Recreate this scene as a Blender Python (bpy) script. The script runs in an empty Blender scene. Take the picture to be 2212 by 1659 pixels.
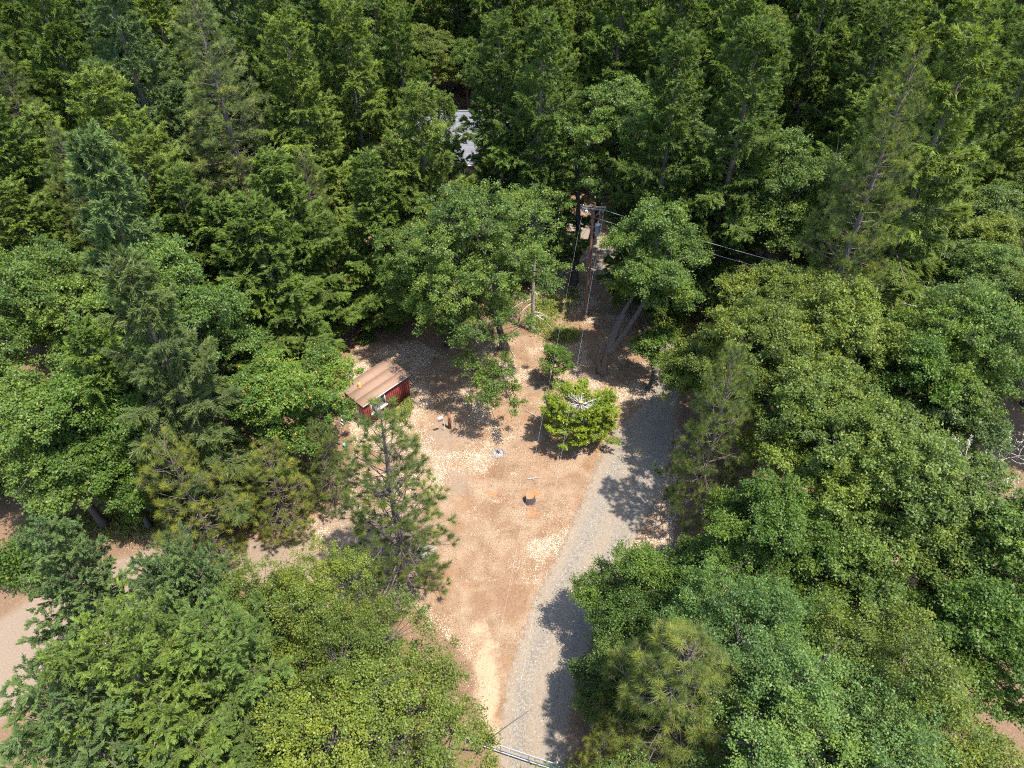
import bpy, math, random
import numpy as np
from mathutils import Vector, Matrix

# ------------------------------------------------------------------ camera, sky, sun, exposure
scene = bpy.context.scene
COL = scene.collection
CAM_H = 40.0                      # drone height above the clearing, metres
PITCH = math.radians(41.5)        # below the horizon
FOC = 1536.0                      # focal length in units of a 2212-wide survey picture
CX, CY = 1106.0, 829.5
cam_d = bpy.data.cameras.new("camera")
cam_d.sensor_width = 36.0
cam_d.sensor_fit = 'HORIZONTAL'
cam_d.lens = 36.0 * FOC / 2212.0
cam_d.clip_start = 0.5
cam_d.clip_end = 3000.0
cam = bpy.data.objects.new("camera", cam_d)
COL.objects.link(cam)
cam.location = (0, 0, CAM_H)
cam.rotation_euler = (math.pi / 2 - PITCH, 0, 0)
scene.camera = cam

SUN_EL, SUN_X, SUN_Y = math.radians(68.0), 0.79, -0.61   # towards the sun on the ground: right and behind the drone
world = bpy.data.worlds.new("World")
scene.world = world
world.use_nodes = True
wn = world.node_tree.nodes
sky = wn.new("ShaderNodeTexSky")
sky.sky_type = 'NISHITA'
sky.sun_disc = False
sky.sun_elevation = SUN_EL
sky.sun_rotation = math.atan2(SUN_X, SUN_Y)
sky.altitude = 400.0
wn["Background"].inputs["Strength"].default_value = 0.15
world.node_tree.links.new(sky.outputs["Color"], wn["Background"].inputs["Color"])
sun_d = bpy.data.lights.new("sun", 'SUN')
sun_d.energy = 3.1
sun_d.angle = math.radians(0.53)
sun_d.color = (1.0, 0.955, 0.89)
sun = bpy.data.objects.new("sun", sun_d)
COL.objects.link(sun)
to_sun = Vector((SUN_X * math.cos(SUN_EL), SUN_Y * math.cos(SUN_EL), math.sin(SUN_EL)))
sun.rotation_euler = to_sun.to_track_quat('Z', 'Y').to_euler()
sun.location = (30, -30, 120)
scene.view_settings.view_transform = 'Standard'
scene.view_settings.look = 'None'
scene.view_settings.gamma = 1.0
scene.view_settings.exposure = 1.92
scene.view_settings.use_curve_mapping = False
scene.cycles.max_bounces = 7
scene.cycles.diffuse_bounces = 4
scene.cycles.transmission_bounces = 4
scene.cycles.transparent_max_bounces = 8
scene.cycles.use_denoising = False
scene.cycles.filter_width = 1.1

# ------------------------------------------------------------------ survey helpers
_c, _s = math.cos(PITCH), math.sin(PITCH)
FWD, UPV = np.array([0, _c, -_s]), np.array([0, _s, _c])


def P(dx, dy, z=0.0):
    """point of the place at height z that was surveyed at (dx, dy)"""
    u, v = (dx - CX) / FOC, -(dy - CY) / FOC
    d = FWD + UPV * v + np.array([u, 0, 0])
    t = (z - CAM_H) / d[2]
    return np.array([d[0] * t, d[1] * t, z])


def S(p):
    p = np.asarray(p, float)
    q = p - np.array([0, 0, CAM_H])
    w = q @ FWD
    return CX + FOC * q[..., 0] / w, CY - FOC * (q @ UPV) / w


def in_poly(x, y, poly):
    x, y = np.asarray(x, float), np.asarray(y, float)
    ins = np.zeros(x.shape, bool)
    n = len(poly)
    for i in range(n):
        x1, y1 = poly[i]
        x2, y2 = poly[(i + 1) % n]
        c = ((y1 > y) != (y2 > y)) & (x < (x2 - x1) * (y - y1) / (y2 - y1 + 1e-9) + x1)
        ins ^= c
    return ins


def vnoise(x, y, scale, seed=0):
    """smooth value noise 0..1"""
    x, y = np.asarray(x) / scale, np.asarray(y) / scale
    xi, yi = np.floor(x).astype(np.int64), np.floor(y).astype(np.int64)
    fx, fy = x - xi, y - yi
    fx, fy = fx * fx * (3 - 2 * fx), fy * fy * (3 - 2 * fy)

    def h(a, b):
        k = (a * 374761393 + b * 668265263 + seed * 982451653) & 0xFFFFFFFF
        k = ((k ^ (k >> 13)) * 1274126177) & 0xFFFFFFFF
        return ((k ^ (k >> 16)) & 0xFFFF) / 65535.0
    a = h(xi, yi) * (1 - fx) + h(xi + 1, yi) * fx
    b = h(xi, yi + 1) * (1 - fx) + h(xi + 1, yi + 1) * fx
    return a * (1 - fy) + b * fy


def fbm(x, y, scale, seed=0, octaves=4):
    t, a, n = 0.0, 0.0, 1.0
    for o in range(octaves):
        t = t + n * vnoise(x, y, scale / 2 ** o, seed + o * 17)
        a += n
        n *= 0.55
    return t / a


# ------------------------------------------------------------------ object helpers
def tag(o, label=None, cat=None, group=None, kind=None):
    if label: o['label'] = label
    if cat: o['category'] = cat
    if group: o['group'] = group
    if kind: o['kind'] = kind
    return o


def empty(name, loc, rz=0.0):
    o = bpy.data.objects.new(name, None)
    o.empty_display_size = 0.3
    o.location = loc
    o.rotation_euler = (0, 0, rz)
    COL.objects.link(o)
    return o


class MB:
    """collects geometry for one mesh"""

    def __init__(self):
        self.v, self.f, self.t, self.n = [], [], [], 0

    def add(self, verts, faces, tint=0.5):
        verts = np.asarray(verts, float).reshape(-1, 3)
        faces = np.asarray(faces, np.int64)
        self.v.append(verts)
        self.f.append(faces + self.n)
        m = len(faces)
        self.t.append(np.broadcast_to(np.asarray(tint, float), (m,)).copy())
        self.n += len(verts)

    def box(self, size, loc=(0, 0, 0), rot=None, tint=0.5, taper=1.0):
        x, y, z = [s / 2 for s in size]
        k = taper
        v = np.array([(-x, -y, -z), (x, -y, -z), (x, y, -z), (-x, y, -z),
                      (-x * k, -y * k, z), (x * k, -y * k, z), (x * k, y * k, z), (-x * k, y * k, z)])
        if rot is not None:
            v = v @ np.array(rot.to_3x3()).T if isinstance(rot, Matrix) else v @ np.asarray(rot).T
        self.add(v + np.asarray(loc), [(0, 3, 2, 1), (4, 5, 6, 7), (0, 1, 5, 4), (1, 2, 6, 5), (2, 3, 7, 6), (3, 0, 4, 7)], tint)

    def bar(self, a, b, w, h, up=(0, 0, 1), tint=0.5):
        a, b = np.asarray(a, float), np.asarray(b, float)
        d = b - a
        L = np.linalg.norm(d)
        d = d / L
        s = np.cross(np.asarray(up, float), d)
        if np.linalg.norm(s) < 1e-6: s = np.cross((1, 0, 0), d)
        s /= np.linalg.norm(s)
        u = np.cross(d, s)
        R = np.stack([s, d, u], 1)
        self.box((w, L, h), (a + b) / 2, R, tint)

    def tube(self, pts, rad, sides=6, cap=True, tint=0.5):
        pts = np.asarray(pts, float)
        m = len(pts)
        rad = np.broadcast_to(np.asarray(rad, float), (m,))
        d = np.gradient(pts, axis=0)
        d /= np.linalg.norm(d, axis=1, keepdims=True) + 1e-9
        ref = np.array([0, 0, 1.0]) if abs(d[:, 2].mean()) < 0.8 else np.array([1.0, 0, 0])
        s = np.cross(d, ref)
        s /= np.linalg.norm(s, axis=1, keepdims=True) + 1e-9
        u = np.cross(s, d)
        a = np.arange(sides) * 2 * math.pi / sides
        v = pts[:, None] + rad[:, None, None] * (np.cos(a)[None, :, None] * s[:, None] + np.sin(a)[None, :, None] * u[:, None])
        i = np.arange(m - 1)[:, None] * sides
        j = np.arange(sides)[None]
        j2 = (j + 1) % sides
        q = np.stack([i + j, i + j2, i + sides + j2, i + sides + j], -1).reshape(-1, 4)
        self.add(v.reshape(-1, 3), q, tint)
        if cap and sides >= 4:
            for base, c in ((0, pts[0]), ((m - 1) * sides, pts[-1])):
                ring = v.reshape(-1, 3)[base:base + sides]
                vv = np.vstack([ring, c])
                self.add(vv, [(k, (k + 1) % sides, sides, sides) for k in range(sides)], tint)

    def lathe(self, prof, loc=(0, 0, 0), sides=20, R=None, tint=0.5):
        prof = np.asarray(prof, float)
        a = np.arange(sides) * 2 * math.pi / sides
        m = len(prof)
        v = np.stack([prof[:, None, 0] * np.cos(a), prof[:, None, 0] * np.sin(a), np.repeat(prof[:, None, 1], sides, 1)], -1).reshape(-1, 3)
        if R is not None: v = v @ np.asarray(R).T
        i = np.arange(m - 1)[:, None] * sides
        j = np.arange(sides)[None]
        j2 = (j + 1) % sides
        q = np.stack([i + j, i + j2, i + sides + j2, i + sides + j], -1).reshape(-1, 4)
        self.add(v + np.asarray(loc), q, tint)

    def leaves(self, C, D, N, L, W, fold=0.25, tint=0.5, wide=0.5):
        """folded pointed leaves, one quad each"""
        D = D / (np.linalg.norm(D, axis=1, keepdims=True) + 1e-9)
        Sd = np.cross(D, N)
        Sd /= np.linalg.norm(Sd, axis=1, keepdims=True) + 1e-9
        N2 = np.cross(Sd, D)
        L, W = L[:, None], W[:, None]
        mid = C + D * L * wide - N2 * W * fold
        v = np.stack([C, mid + Sd * W / 2, C + D * L, mid - Sd * W / 2], 1).reshape(-1, 3)
        f = np.arange(len(C) * 4).reshape(-1, 4)
        self.add(v, f, tint)

    def needles(self, C, D, N, L, W, tint=0.5):
        D = D / (np.linalg.norm(D, axis=1, keepdims=True) + 1e-9)
        Sd = np.cross(D, N)
        Sd /= np.linalg.norm(Sd, axis=1, keepdims=True) + 1e-9
        v = np.stack([C + Sd * W[:, None] / 2, C + D * L[:, None], C - Sd * W[:, None] / 2], 1).reshape(-1, 3)
        i = np.arange(len(C) * 3).reshape(-1, 3)
        self.add(v, np.concatenate([i, i[:, 2:3]], 1), tint)

    def mesh(self, name, mat, smooth=False):
        v = np.concatenate(self.v)
        f = np.concatenate(self.f)
        t = np.concatenate(self.t)
        tri = f[:, 2] == f[:, 3]
        tot = np.where(tri, 3, 4)
        start = np.concatenate([[0], np.cumsum(tot)[:-1]])
        keep = np.ones(f.shape, bool)
        keep[tri, 3] = False
        loops = f[keep]
        me = bpy.data.meshes.new(name)
        me.vertices.add(len(v))
        me.vertices.foreach_set("co", v.astype(np.float32).ravel())
        me.loops.add(len(loops))
        me.loops.foreach_set("vertex_index", loops.astype(np.int32))
        me.polygons.add(len(f))
        me.polygons.foreach_set("loop_start", start.astype(np.int32))
        if smooth: me.polygons.foreach_set("use_smooth", np.ones(len(f), bool))
        me.update(calc_edges=True)
        at = me.attributes.new("tint", 'FLOAT', 'FACE')
        at.data.foreach_set("value", t.astype(np.float32))
        me.materials.append(mat)
        return me

    def build(self, name, mat, parent=None, smooth=False, loc=None, rz=None):
        o = bpy.data.objects.new(name, self.mesh(name, mat, smooth))
        COL.objects.link(o)
        if parent is not None: o.parent = parent
        if loc is not None: o.location = loc
        if rz is not None: o.rotation_euler = (0, 0, rz)
        return o


# ------------------------------------------------------------------ materials
def new_mat(name):
    m = bpy.data.materials.new(name)
    m.use_nodes = True
    nt = m.node_tree
    return m, nt, nt.nodes, nt.links, nt.nodes["Principled BSDF"]


def ramp(nodes, stops):
    r = nodes.new("ShaderNodeValToRGB")
    e = r.color_ramp.elements
    while len(e) < len(stops): e.new(0.5)
    for k, (p, c) in enumerate(stops):
        e[k].position = p
        e[k].color = (*c, 1)
    return r


def simple(name, col, rough=0.7, metal=0.0, var=0.25, scale=8.0, bump=0.0, stretch=(1, 1, 1), tintvar=0.0):
    m, nt, N, L, b = new_mat(name)
    tc = N.new("ShaderNodeTexCoord")
    mp = N.new("ShaderNodeMapping")
    mp.inputs["Scale"].default_value = stretch
    L.new(tc.outputs["Object"], mp.inputs["Vector"])
    no = N.new("ShaderNodeTexNoise")
    no.inputs["Scale"].default_value = scale
    no.inputs["Detail"].default_value = 6
    no.inputs["Roughness"].default_value = 0.65
    L.new(mp.outputs["Vector"], no.inputs["Vector"])
    lo = tuple(c * (1 - var) for c in col)
    hi = tuple(min(1, c * (1 + var)) for c in col)
    r = ramp(N, [(0.3, lo), (0.7, hi)])
    L.new(no.outputs["Fac"], r.inputs["Fac"])
    src = r.outputs["Color"]
    if tintvar:
        at = N.new("ShaderNodeAttribute")
        at.attribute_name = "tint"
        mr = N.new("ShaderNodeMapRange")
        mr.inputs["To Min"].default_value = 1 - tintvar
        mr.inputs["To Max"].default_value = 1 + tintvar
        L.new(at.outputs["Fac"], mr.inputs["Value"])
        mx = N.new("ShaderNodeVectorMath")
        mx.operation = 'SCALE'
        L.new(src, mx.inputs[0])
        L.new(mr.outputs["Result"], mx.inputs["Scale"])
        src = mx.outputs["Vector"]
    L.new(src, b.inputs["Base Color"])
    b.inputs["Roughness"].default_value = rough
    b.inputs["Metallic"].default_value = metal
    if bump:
        bp = N.new("ShaderNodeBump")
        bp.inputs["Strength"].default_value = bump
        bp.inputs["Distance"].default_value = 0.03
        L.new(no.outputs["Fac"], bp.inputs["Height"])
        L.new(bp.outputs["Normal"], b.inputs["Normal"])
    return m


def foliage(name, rough=0.5, spec=0.4, transl=0.3, lo=0.55, hi=1.6, accent=None, accent_at=0.97, yellow=(1.25, 1.05, 0.7)):
    """leaf colour = the object's own colour varied leaf by leaf (attribute 'tint')"""
    m, nt, N, L, b = new_mat(name)
    at = N.new("ShaderNodeAttribute")
    at.attribute_name = "tint"
    oi = N.new("ShaderNodeObjectInfo")
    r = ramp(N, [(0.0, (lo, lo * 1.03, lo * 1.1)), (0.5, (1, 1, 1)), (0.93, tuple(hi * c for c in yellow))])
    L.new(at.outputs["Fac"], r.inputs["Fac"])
    mul = N.new("ShaderNodeMix")
    mul.data_type = 'RGBA'
    mul.blend_type = 'MULTIPLY'
    mul.inputs["Factor"].default_value = 1.0
    L.new(oi.outputs["Color"], mul.inputs["A"])
    L.new(r.outputs["Color"], mul.inputs["B"])
    src = mul.outputs["Result"]
    if accent:
        gt = N.new("ShaderNodeMath")
        gt.operation = 'GREATER_THAN'
        gt.inputs[1].default_value = accent_at
        L.new(at.outputs["Fac"], gt.inputs[0])
        mx = N.new("ShaderNodeMix")
        mx.data_type = 'RGBA'
        L.new(gt.outputs["Value"], mx.inputs["Factor"])
        L.new(src, mx.inputs["A"])
        mx.inputs["B"].default_value = (*accent, 1)
        src = mx.outputs["Result"]
    L.new(src, b.inputs["Base Color"])
    b.inputs["Roughness"].default_value = rough
    b.inputs["Specular IOR Level"].default_value = spec
    tr = N.new("ShaderNodeBsdfTranslucent")
    tm = N.new("ShaderNodeMix")
    tm.data_type = 'RGBA'
    tm.blend_type = 'MULTIPLY'
    tm.inputs["Factor"].default_value = 1.0
    tm.inputs["B"].default_value = (1.25, 1.2, 0.55, 1)
    L.new(src, tm.inputs["A"])
    L.new(tm.outputs["Result"], tr.inputs["Color"])
    ms = N.new("ShaderNodeMixShader")
    ms.inputs["Fac"].default_value = transl
    L.new(b.outputs["BSDF"], ms.inputs[1])
    L.new(tr.outputs["BSDF"], ms.inputs[2])
    L.new(ms.outputs["Shader"], N["Material Output"].inputs["Surface"])
    return m


M = {}
M['fir_needles'] = foliage("fir_needles", 0.6, 0.15, 0.42, 0.70, 1.5, accent=(0.20, 0.17, 0.12), accent_at=0.99, yellow=(1.15, 1.08, 0.85))
M['oak_leaves'] = foliage("oak_leaves", 0.48, 0.28, 0.38, 0.58, 1.35, accent=(0.24, 0.24, 0.07), accent_at=0.985)
M['madrone_leaves'] = foliage("madrone_leaves", 0.48, 0.28, 0.32, 0.55, 1.4, accent=(0.55, 0.24, 0.03), accent_at=0.965)
M['pine_needles'] = foliage("pine_needles", 0.5, 0.22, 0.36, 0.5, 1.7)
M['cedar_sprays'] = foliage("cedar_sprays", 0.5, 0.3, 0.3, 0.5, 1.5)
M['bark'] = simple("bark", (0.10, 0.075, 0.058), 0.9, var=0.5, scale=5, bump=0.8, stretch=(3, 3, 0.7))
M['oak_bark_brown'] = simple("oak_bark_brown", (0.095, 0.075, 0.058), 0.9, var=0.5, scale=6, bump=0.9, stretch=(2, 2, 0.8))
M['oak_bark'] = simple("oak_bark", (0.055, 0.045, 0.037), 0.9, var=0.55, scale=6, bump=0.9, stretch=(2, 2, 0.8))
M['pale_bark'] = simple("pale_bark", (0.24, 0.205, 0.165), 0.9, var=0.45, scale=7, bump=0.5, stretch=(2, 2, 0.8))
M['dead_wood'] = simple("dead_wood", (0.36, 0.325, 0.275), 0.9, var=0.45, scale=9, bump=0.5)
M['lichen'] = foliage("lichen", 0.8, 0.1, 0.1, 0.6, 1.3, yellow=(1.05, 1.02, 0.9))

rng = np.random.default_rng(11)


def rnd(a, b, n=None): return rng.uniform(a, b, n)


def unit(v): return v / (np.linalg.norm(v, axis=-1, keepdims=True) + 1e-9)


def sph(n):
    v = rng.normal(size=(n, 3))
    return unit(v)


# ------------------------------------------------------------------ tree makers: each returns (trunk mesh, crown mesh)
def make_fir(name, h, r, n, base=0.12, spray=(0.34, 0.10), whorl=0.45, per=5, power=0.66, t0=0.10, droop=0.18, tuft=0.0, dead=10, chaos=0.35, twcap=1.1):
    wood, leaf = MB(), MB()
    zt = np.linspace(0, h, 10)
    wob = np.cumsum(rng.normal(0, 0.035 * h / 20, (10, 2)), 0)
    wob -= wob[0]
    tr = np.column_stack([wob, zt])
    r0 = 0.014 * h + 0.05
    wood.tube(tr, r0 * (1 - zt / h) ** 0.9 + 0.012, 8)
    axis = lambda z: np.column_stack([np.interp(z, zt, wob[:, 0]), np.interp(z, zt, wob[:, 1]), z])
    nb = int(h * (1 - base) / whorl * per)
    u = np.sort(rnd(0, 1, nb)) ** 1.05
    z = (base + (0.985 - base) * u) * h
    z = z + rnd(-0.1, 0.1, nb)
    az = np.arange(nb) * 2.39996 + rnd(-0.5, 0.5, nb)
    sector = 1 + 0.22 * np.sin(az * 2 + rnd(0, 6)) * np.sin(u * 9 + rnd(0, 6))
    Lb = r * np.minimum(1, 0.6 + u * 2.4) * np.maximum(1 - u, 0.0) ** power * rng.beta(2.2, 1.5, nb) * 1.05 * sector + 0.12 * r + 0.2
    inc = np.radians(-8 + 52 * u ** 1.2 + rng.normal(0, 9, nb))
    ca, sa = np.cos(az), np.sin(az)
    A = axis(z)
    btint = np.clip(rng.normal(0.60, 0.2, nb), 0, 1.1)

    def bp(i, t):
        hz = Lb[i] * t * np.cos(inc[i])
        vz = Lb[i] * (np.sin(inc[i]) * t - droop * t * t * (1 - u[i]) + 0.14 * t ** 4)
        return A[i] + np.column_stack([ca[i] * hz, sa[i] * hz, vz])
    for i in range(nb):
        if Lb[i] < 0.5: continue
        pts = bp(np.full(4, i), np.array([0, 0.35, 0.7, 0.95]))
        wood.tube(pts, np.array([1, 0.7, 0.4, 0.12]) * (0.010 + 0.011 * Lb[i]), 3, False)
    w = Lb ** 1.55
    i = rng.choice(nb, n, p=w / w.sum())
    t = t0 + (1 - t0) * rng.beta(1.7, 1.15, n)
    nn = np.maximum(3, np.ceil(Lb[i] / 0.24))
    k = np.floor(t * nn)
    t = np.clip((k + 0.5) / nn + rnd(-0.03, 0.03, n), t0, 1)
    side = np.where((k + rng.integers(0, 2, n)) % 2 == 0, 1.0, -1.0)
    tw = np.minimum((0.55 * Lb[i] * (1.05 - t) + 0.12 * np.minimum(Lb[i], 1.5) + 0.08), twcap)
    s = rng.beta(1.5, 1.1, n)
    p0, p1 = bp(i, t), bp(i, np.minimum(t + 0.05, 1.05))
    bd = unit(p1 - p0)
    perp = np.column_stack([-sa[i], ca[i], np.zeros(n)]) * side[:, None]
    jit = np.sin((i * 12.9898 + k * 78.233) * 43.7)[:, None]
    jit2 = np.sin((i * 7.13 + k * 31.7) * 17.3)
    td = unit(bd * (0.75 + 0.35 * jit) + perp * 0.72 + np.column_stack([np.zeros((n, 2)), -0.12 - tuft + 0.38 * jit2]) + chaos * np.sin(np.column_stack([i * 3.17 + k * 51.3, i * 1.73 + k * 37.1, i * 2.39 + k * 73.9]) * 7.77))
    pos = p0 + td * (tw * s)[:, None] + np.column_stack([np.zeros((n, 2)), -0.16 * tw * s * s]) + rng.normal(0, 0.025, (n, 3))
    sd = unit(td + bd * 0.25 + rng.normal(0, 0.5, (n, 3)))
    nm = unit(np.array([0, 0, 1.0]) + rng.normal(0, 0.42, (n, 3)) + 0.35 * np.column_stack([ca[i], sa[i], np.zeros(n)]))
    Ln = spray[0] * rnd(0.65, 1.35, n)
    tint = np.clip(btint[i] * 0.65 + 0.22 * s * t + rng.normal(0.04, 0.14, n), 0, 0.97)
    tint[rng.random(n) < 0.02] = 1.0
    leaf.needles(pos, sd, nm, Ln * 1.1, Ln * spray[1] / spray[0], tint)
    m = 160
    zz = rnd(0.93, 1.0, m) * h
    aa = rnd(0, 6.28, m)
    leaf.leaves(axis(zz), np.column_stack([np.cos(aa), np.sin(aa), rnd(0.5, 1.6, m)]), sph(m), np.full(m, spray[0]) * rnd(0.5, 1.1, m), np.full(m, spray[1]), 0.2, rnd(0.5, 0.9, m), 0.45)
    for q in range(dead):                                   # bare lower branches
        zq, aq, lq = rnd(0.05, base + 0.12) * h, rnd(0, 6.28), rnd(0.4, 0.9) * r
        a = axis(np.array([zq]))[0]
        d = np.array([math.cos(aq), math.sin(aq), rnd(-0.35, 0.1)])
        wood.tube([a, a + d * lq * 0.5 + (0, 0, 0.05), a + d * lq], [0.03, 0.02, 0.008], 3, False)
    return wood.mesh(name + "_trunk", M['bark'], True), leaf.mesh(name + "_crown", M['fir_needles'])


def curve_pts(a, b, sag, k=5):
    t = np.linspace(0, 1, k)[:, None]
    p = a * (1 - t) + b * t
    p += sag * (4 * t * (1 - t))
    return p


def make_broad(name, h, r, n, leaf_size=(0.15, 0.10), lobes=16, per_lobe=34, cl=0.42, low=0.32, mat='oak_leaves', bark='oak_bark',
               trunks=None, off=(0, 0), stick=0.5, flat=1.0, dead=0, hole=0.12, extra=(), tri=False):
    wood, leaf = MB(), MB()
    off = np.array([off[0], off[1], 0.0])
    zc = h * (low + 1) / 2
    hz = h * (1 - low) / 2
    cen, rad = [], []
    tries = 0
    while len(cen) < lobes and tries < 4000:
        tries += 1
        p = rng.normal(size=3)
        p /= np.linalg.norm(p)
        if p[2] < -0.55: continue
        q = p * rnd(0.30, 0.92)
        c = np.array([q[0] * r, q[1] * r, q[2] * hz * 0.95 + zc]) + off
        if c[2] < h * low * 0.9: continue
        R = r * rnd(0.17, 0.43)
        if c[2] + R * 0.8 > h: c[2] = h - R * 0.8
        if any(np.linalg.norm(c - d) < 0.55 * (R + e) for d, e in zip(cen, rad)): continue
        cen.append(c)
        rad.append(R)
    cen.append(off + (rnd(-0.1, 0.1) * r, rnd(-0.1, 0.1) * r, h - 0.24 * r))
    rad.append(0.30 * r)
    for e in extra:
        cen.append(np.array(e[:3], float))
        rad.append(e[3])
    cen, rad = np.array(cen), np.array(rad)
    nl = len(cen)
    r0 = 0.016 * h + 0.06
    if trunks is None:
        a = np.array([0, 0, 0.0])
        top = np.array([off[0] * 0.8 + rnd(-0.3, 0.3), off[1] * 0.8 + rnd(-0.3, 0.3), h * max(low, 0.25) + 0.25 * h])
        trunks = [curve_pts(a, top, np.array([rnd(-0.25, 0.25), rnd(-0.25, 0.25), 0]), 7)]
    trunks = [np.asarray(t, float) for t in trunks]
    for t in trunks:
        f = np.linspace(0, 1, len(t))
        wood.tube(t, r0 * (1 - 0.55 * f) * (1 + 0.5 * np.exp(-f * 14)), 8)
    allp = np.concatenate([t[len(t) // 2:] for t in trunks])
    for c, R in zip(cen, rad):                              # limbs
        d = np.linalg.norm(allp - c, axis=1) + np.maximum(0, allp[:, 2] - c[2]) * 2
        s = allp[np.argmin(d)]
        lim = curve_pts(s, c, np.array([0, 0, 0.08 * np.linalg.norm(c - s)]) + rng.normal(0, 0.12, 3), 5)
        thin = 0.4 if any(np.allclose(c, e[:3]) for e in extra) else 1.0
        wood.tube(lim, np.linspace(0.34, 0.12, 5) * r0 * thin, 5, False)
    li = rng.choice(nl, lobes * per_lobe, p=rad ** 2 / (rad ** 2).sum())
    d = sph(len(li))
    d[:, 2] = np.where(d[:, 2] < -0.35, -d[:, 2] * 0.6, d[:, 2])
    d = unit(d)
    cc = cen[li] + d * (rad[li] * rnd(0.45, 1.25, len(li)))[:, None] * np.array([1, 1, 0.85 * flat])
    cc[:, 2] = np.minimum(cc[:, 2], h * 1.02)
    keep = vnoise(cc[:, 0] * 1.3 + cc[:, 2] * 0.9 + 50, cc[:, 1] * 1.3 + 50, 1.1, int(rnd(0, 999))) > hole
    li, d, cc = li[keep], d[keep], cc[keep]
    m = len(cc)
    for j in range(m):
        if rnd(0, 1) < stick:
            wood.tube(curve_pts(cen[li[j]] - np.array([0, 0, 0.3 * rad[li[j]]]), cc[j], rng.normal(0, 0.06, 3), 3), [0.03 + 0.004 * r, 0.018, 0.007], 3, False)
    size = rnd(0.6, 1.3, m)
    ci = rng.choice(m, n, p=size / size.sum())
    g = rng.normal(0, 1, (n, 3)) * np.array([1, 1, 0.6]) * (cl * 0.47 * size[ci])[:, None]
    pos = cc[ci] + g
    out = d[ci]
    dr = unit(out * 0.5 + rng.normal(0, 0.8, (n, 3)) + np.array([0, 0, -0.15]))
    nm = unit(np.array([0, 0, 0.85]) + out * 0.45 + rng.normal(0, 0.45, (n, 3)))
    Ln = leaf_size[0] * rnd(0.65, 1.3, n)
    ct = np.clip(rng.normal(0.46, 0.13, m), 0, 1)
    lt = rng.normal(0, 0.13, nl)
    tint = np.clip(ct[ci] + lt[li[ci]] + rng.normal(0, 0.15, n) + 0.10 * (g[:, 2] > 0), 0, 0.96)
    tint[rng.random(n) < 0.02] = 0.999
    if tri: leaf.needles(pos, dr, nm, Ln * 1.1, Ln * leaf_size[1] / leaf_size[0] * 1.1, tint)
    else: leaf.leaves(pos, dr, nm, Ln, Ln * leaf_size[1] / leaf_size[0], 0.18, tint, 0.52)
    for q in range(dead):
        c = cen[rng.integers(nl)]
        e = c + unit(rng.normal(size=3) + np.array([0, 0, 0.6])) * rnd(0.9, 1.5) * r * 0.45
        wood.tube(curve_pts(c, e, rng.normal(0, 0.2, 3), 5), [0.05, 0.04, 0.03, 0.02, 0.008], 4, False)
    return wood.mesh(name + "_trunk", M[bark], True), leaf.mesh(name + "_crown", M[mat])


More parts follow.
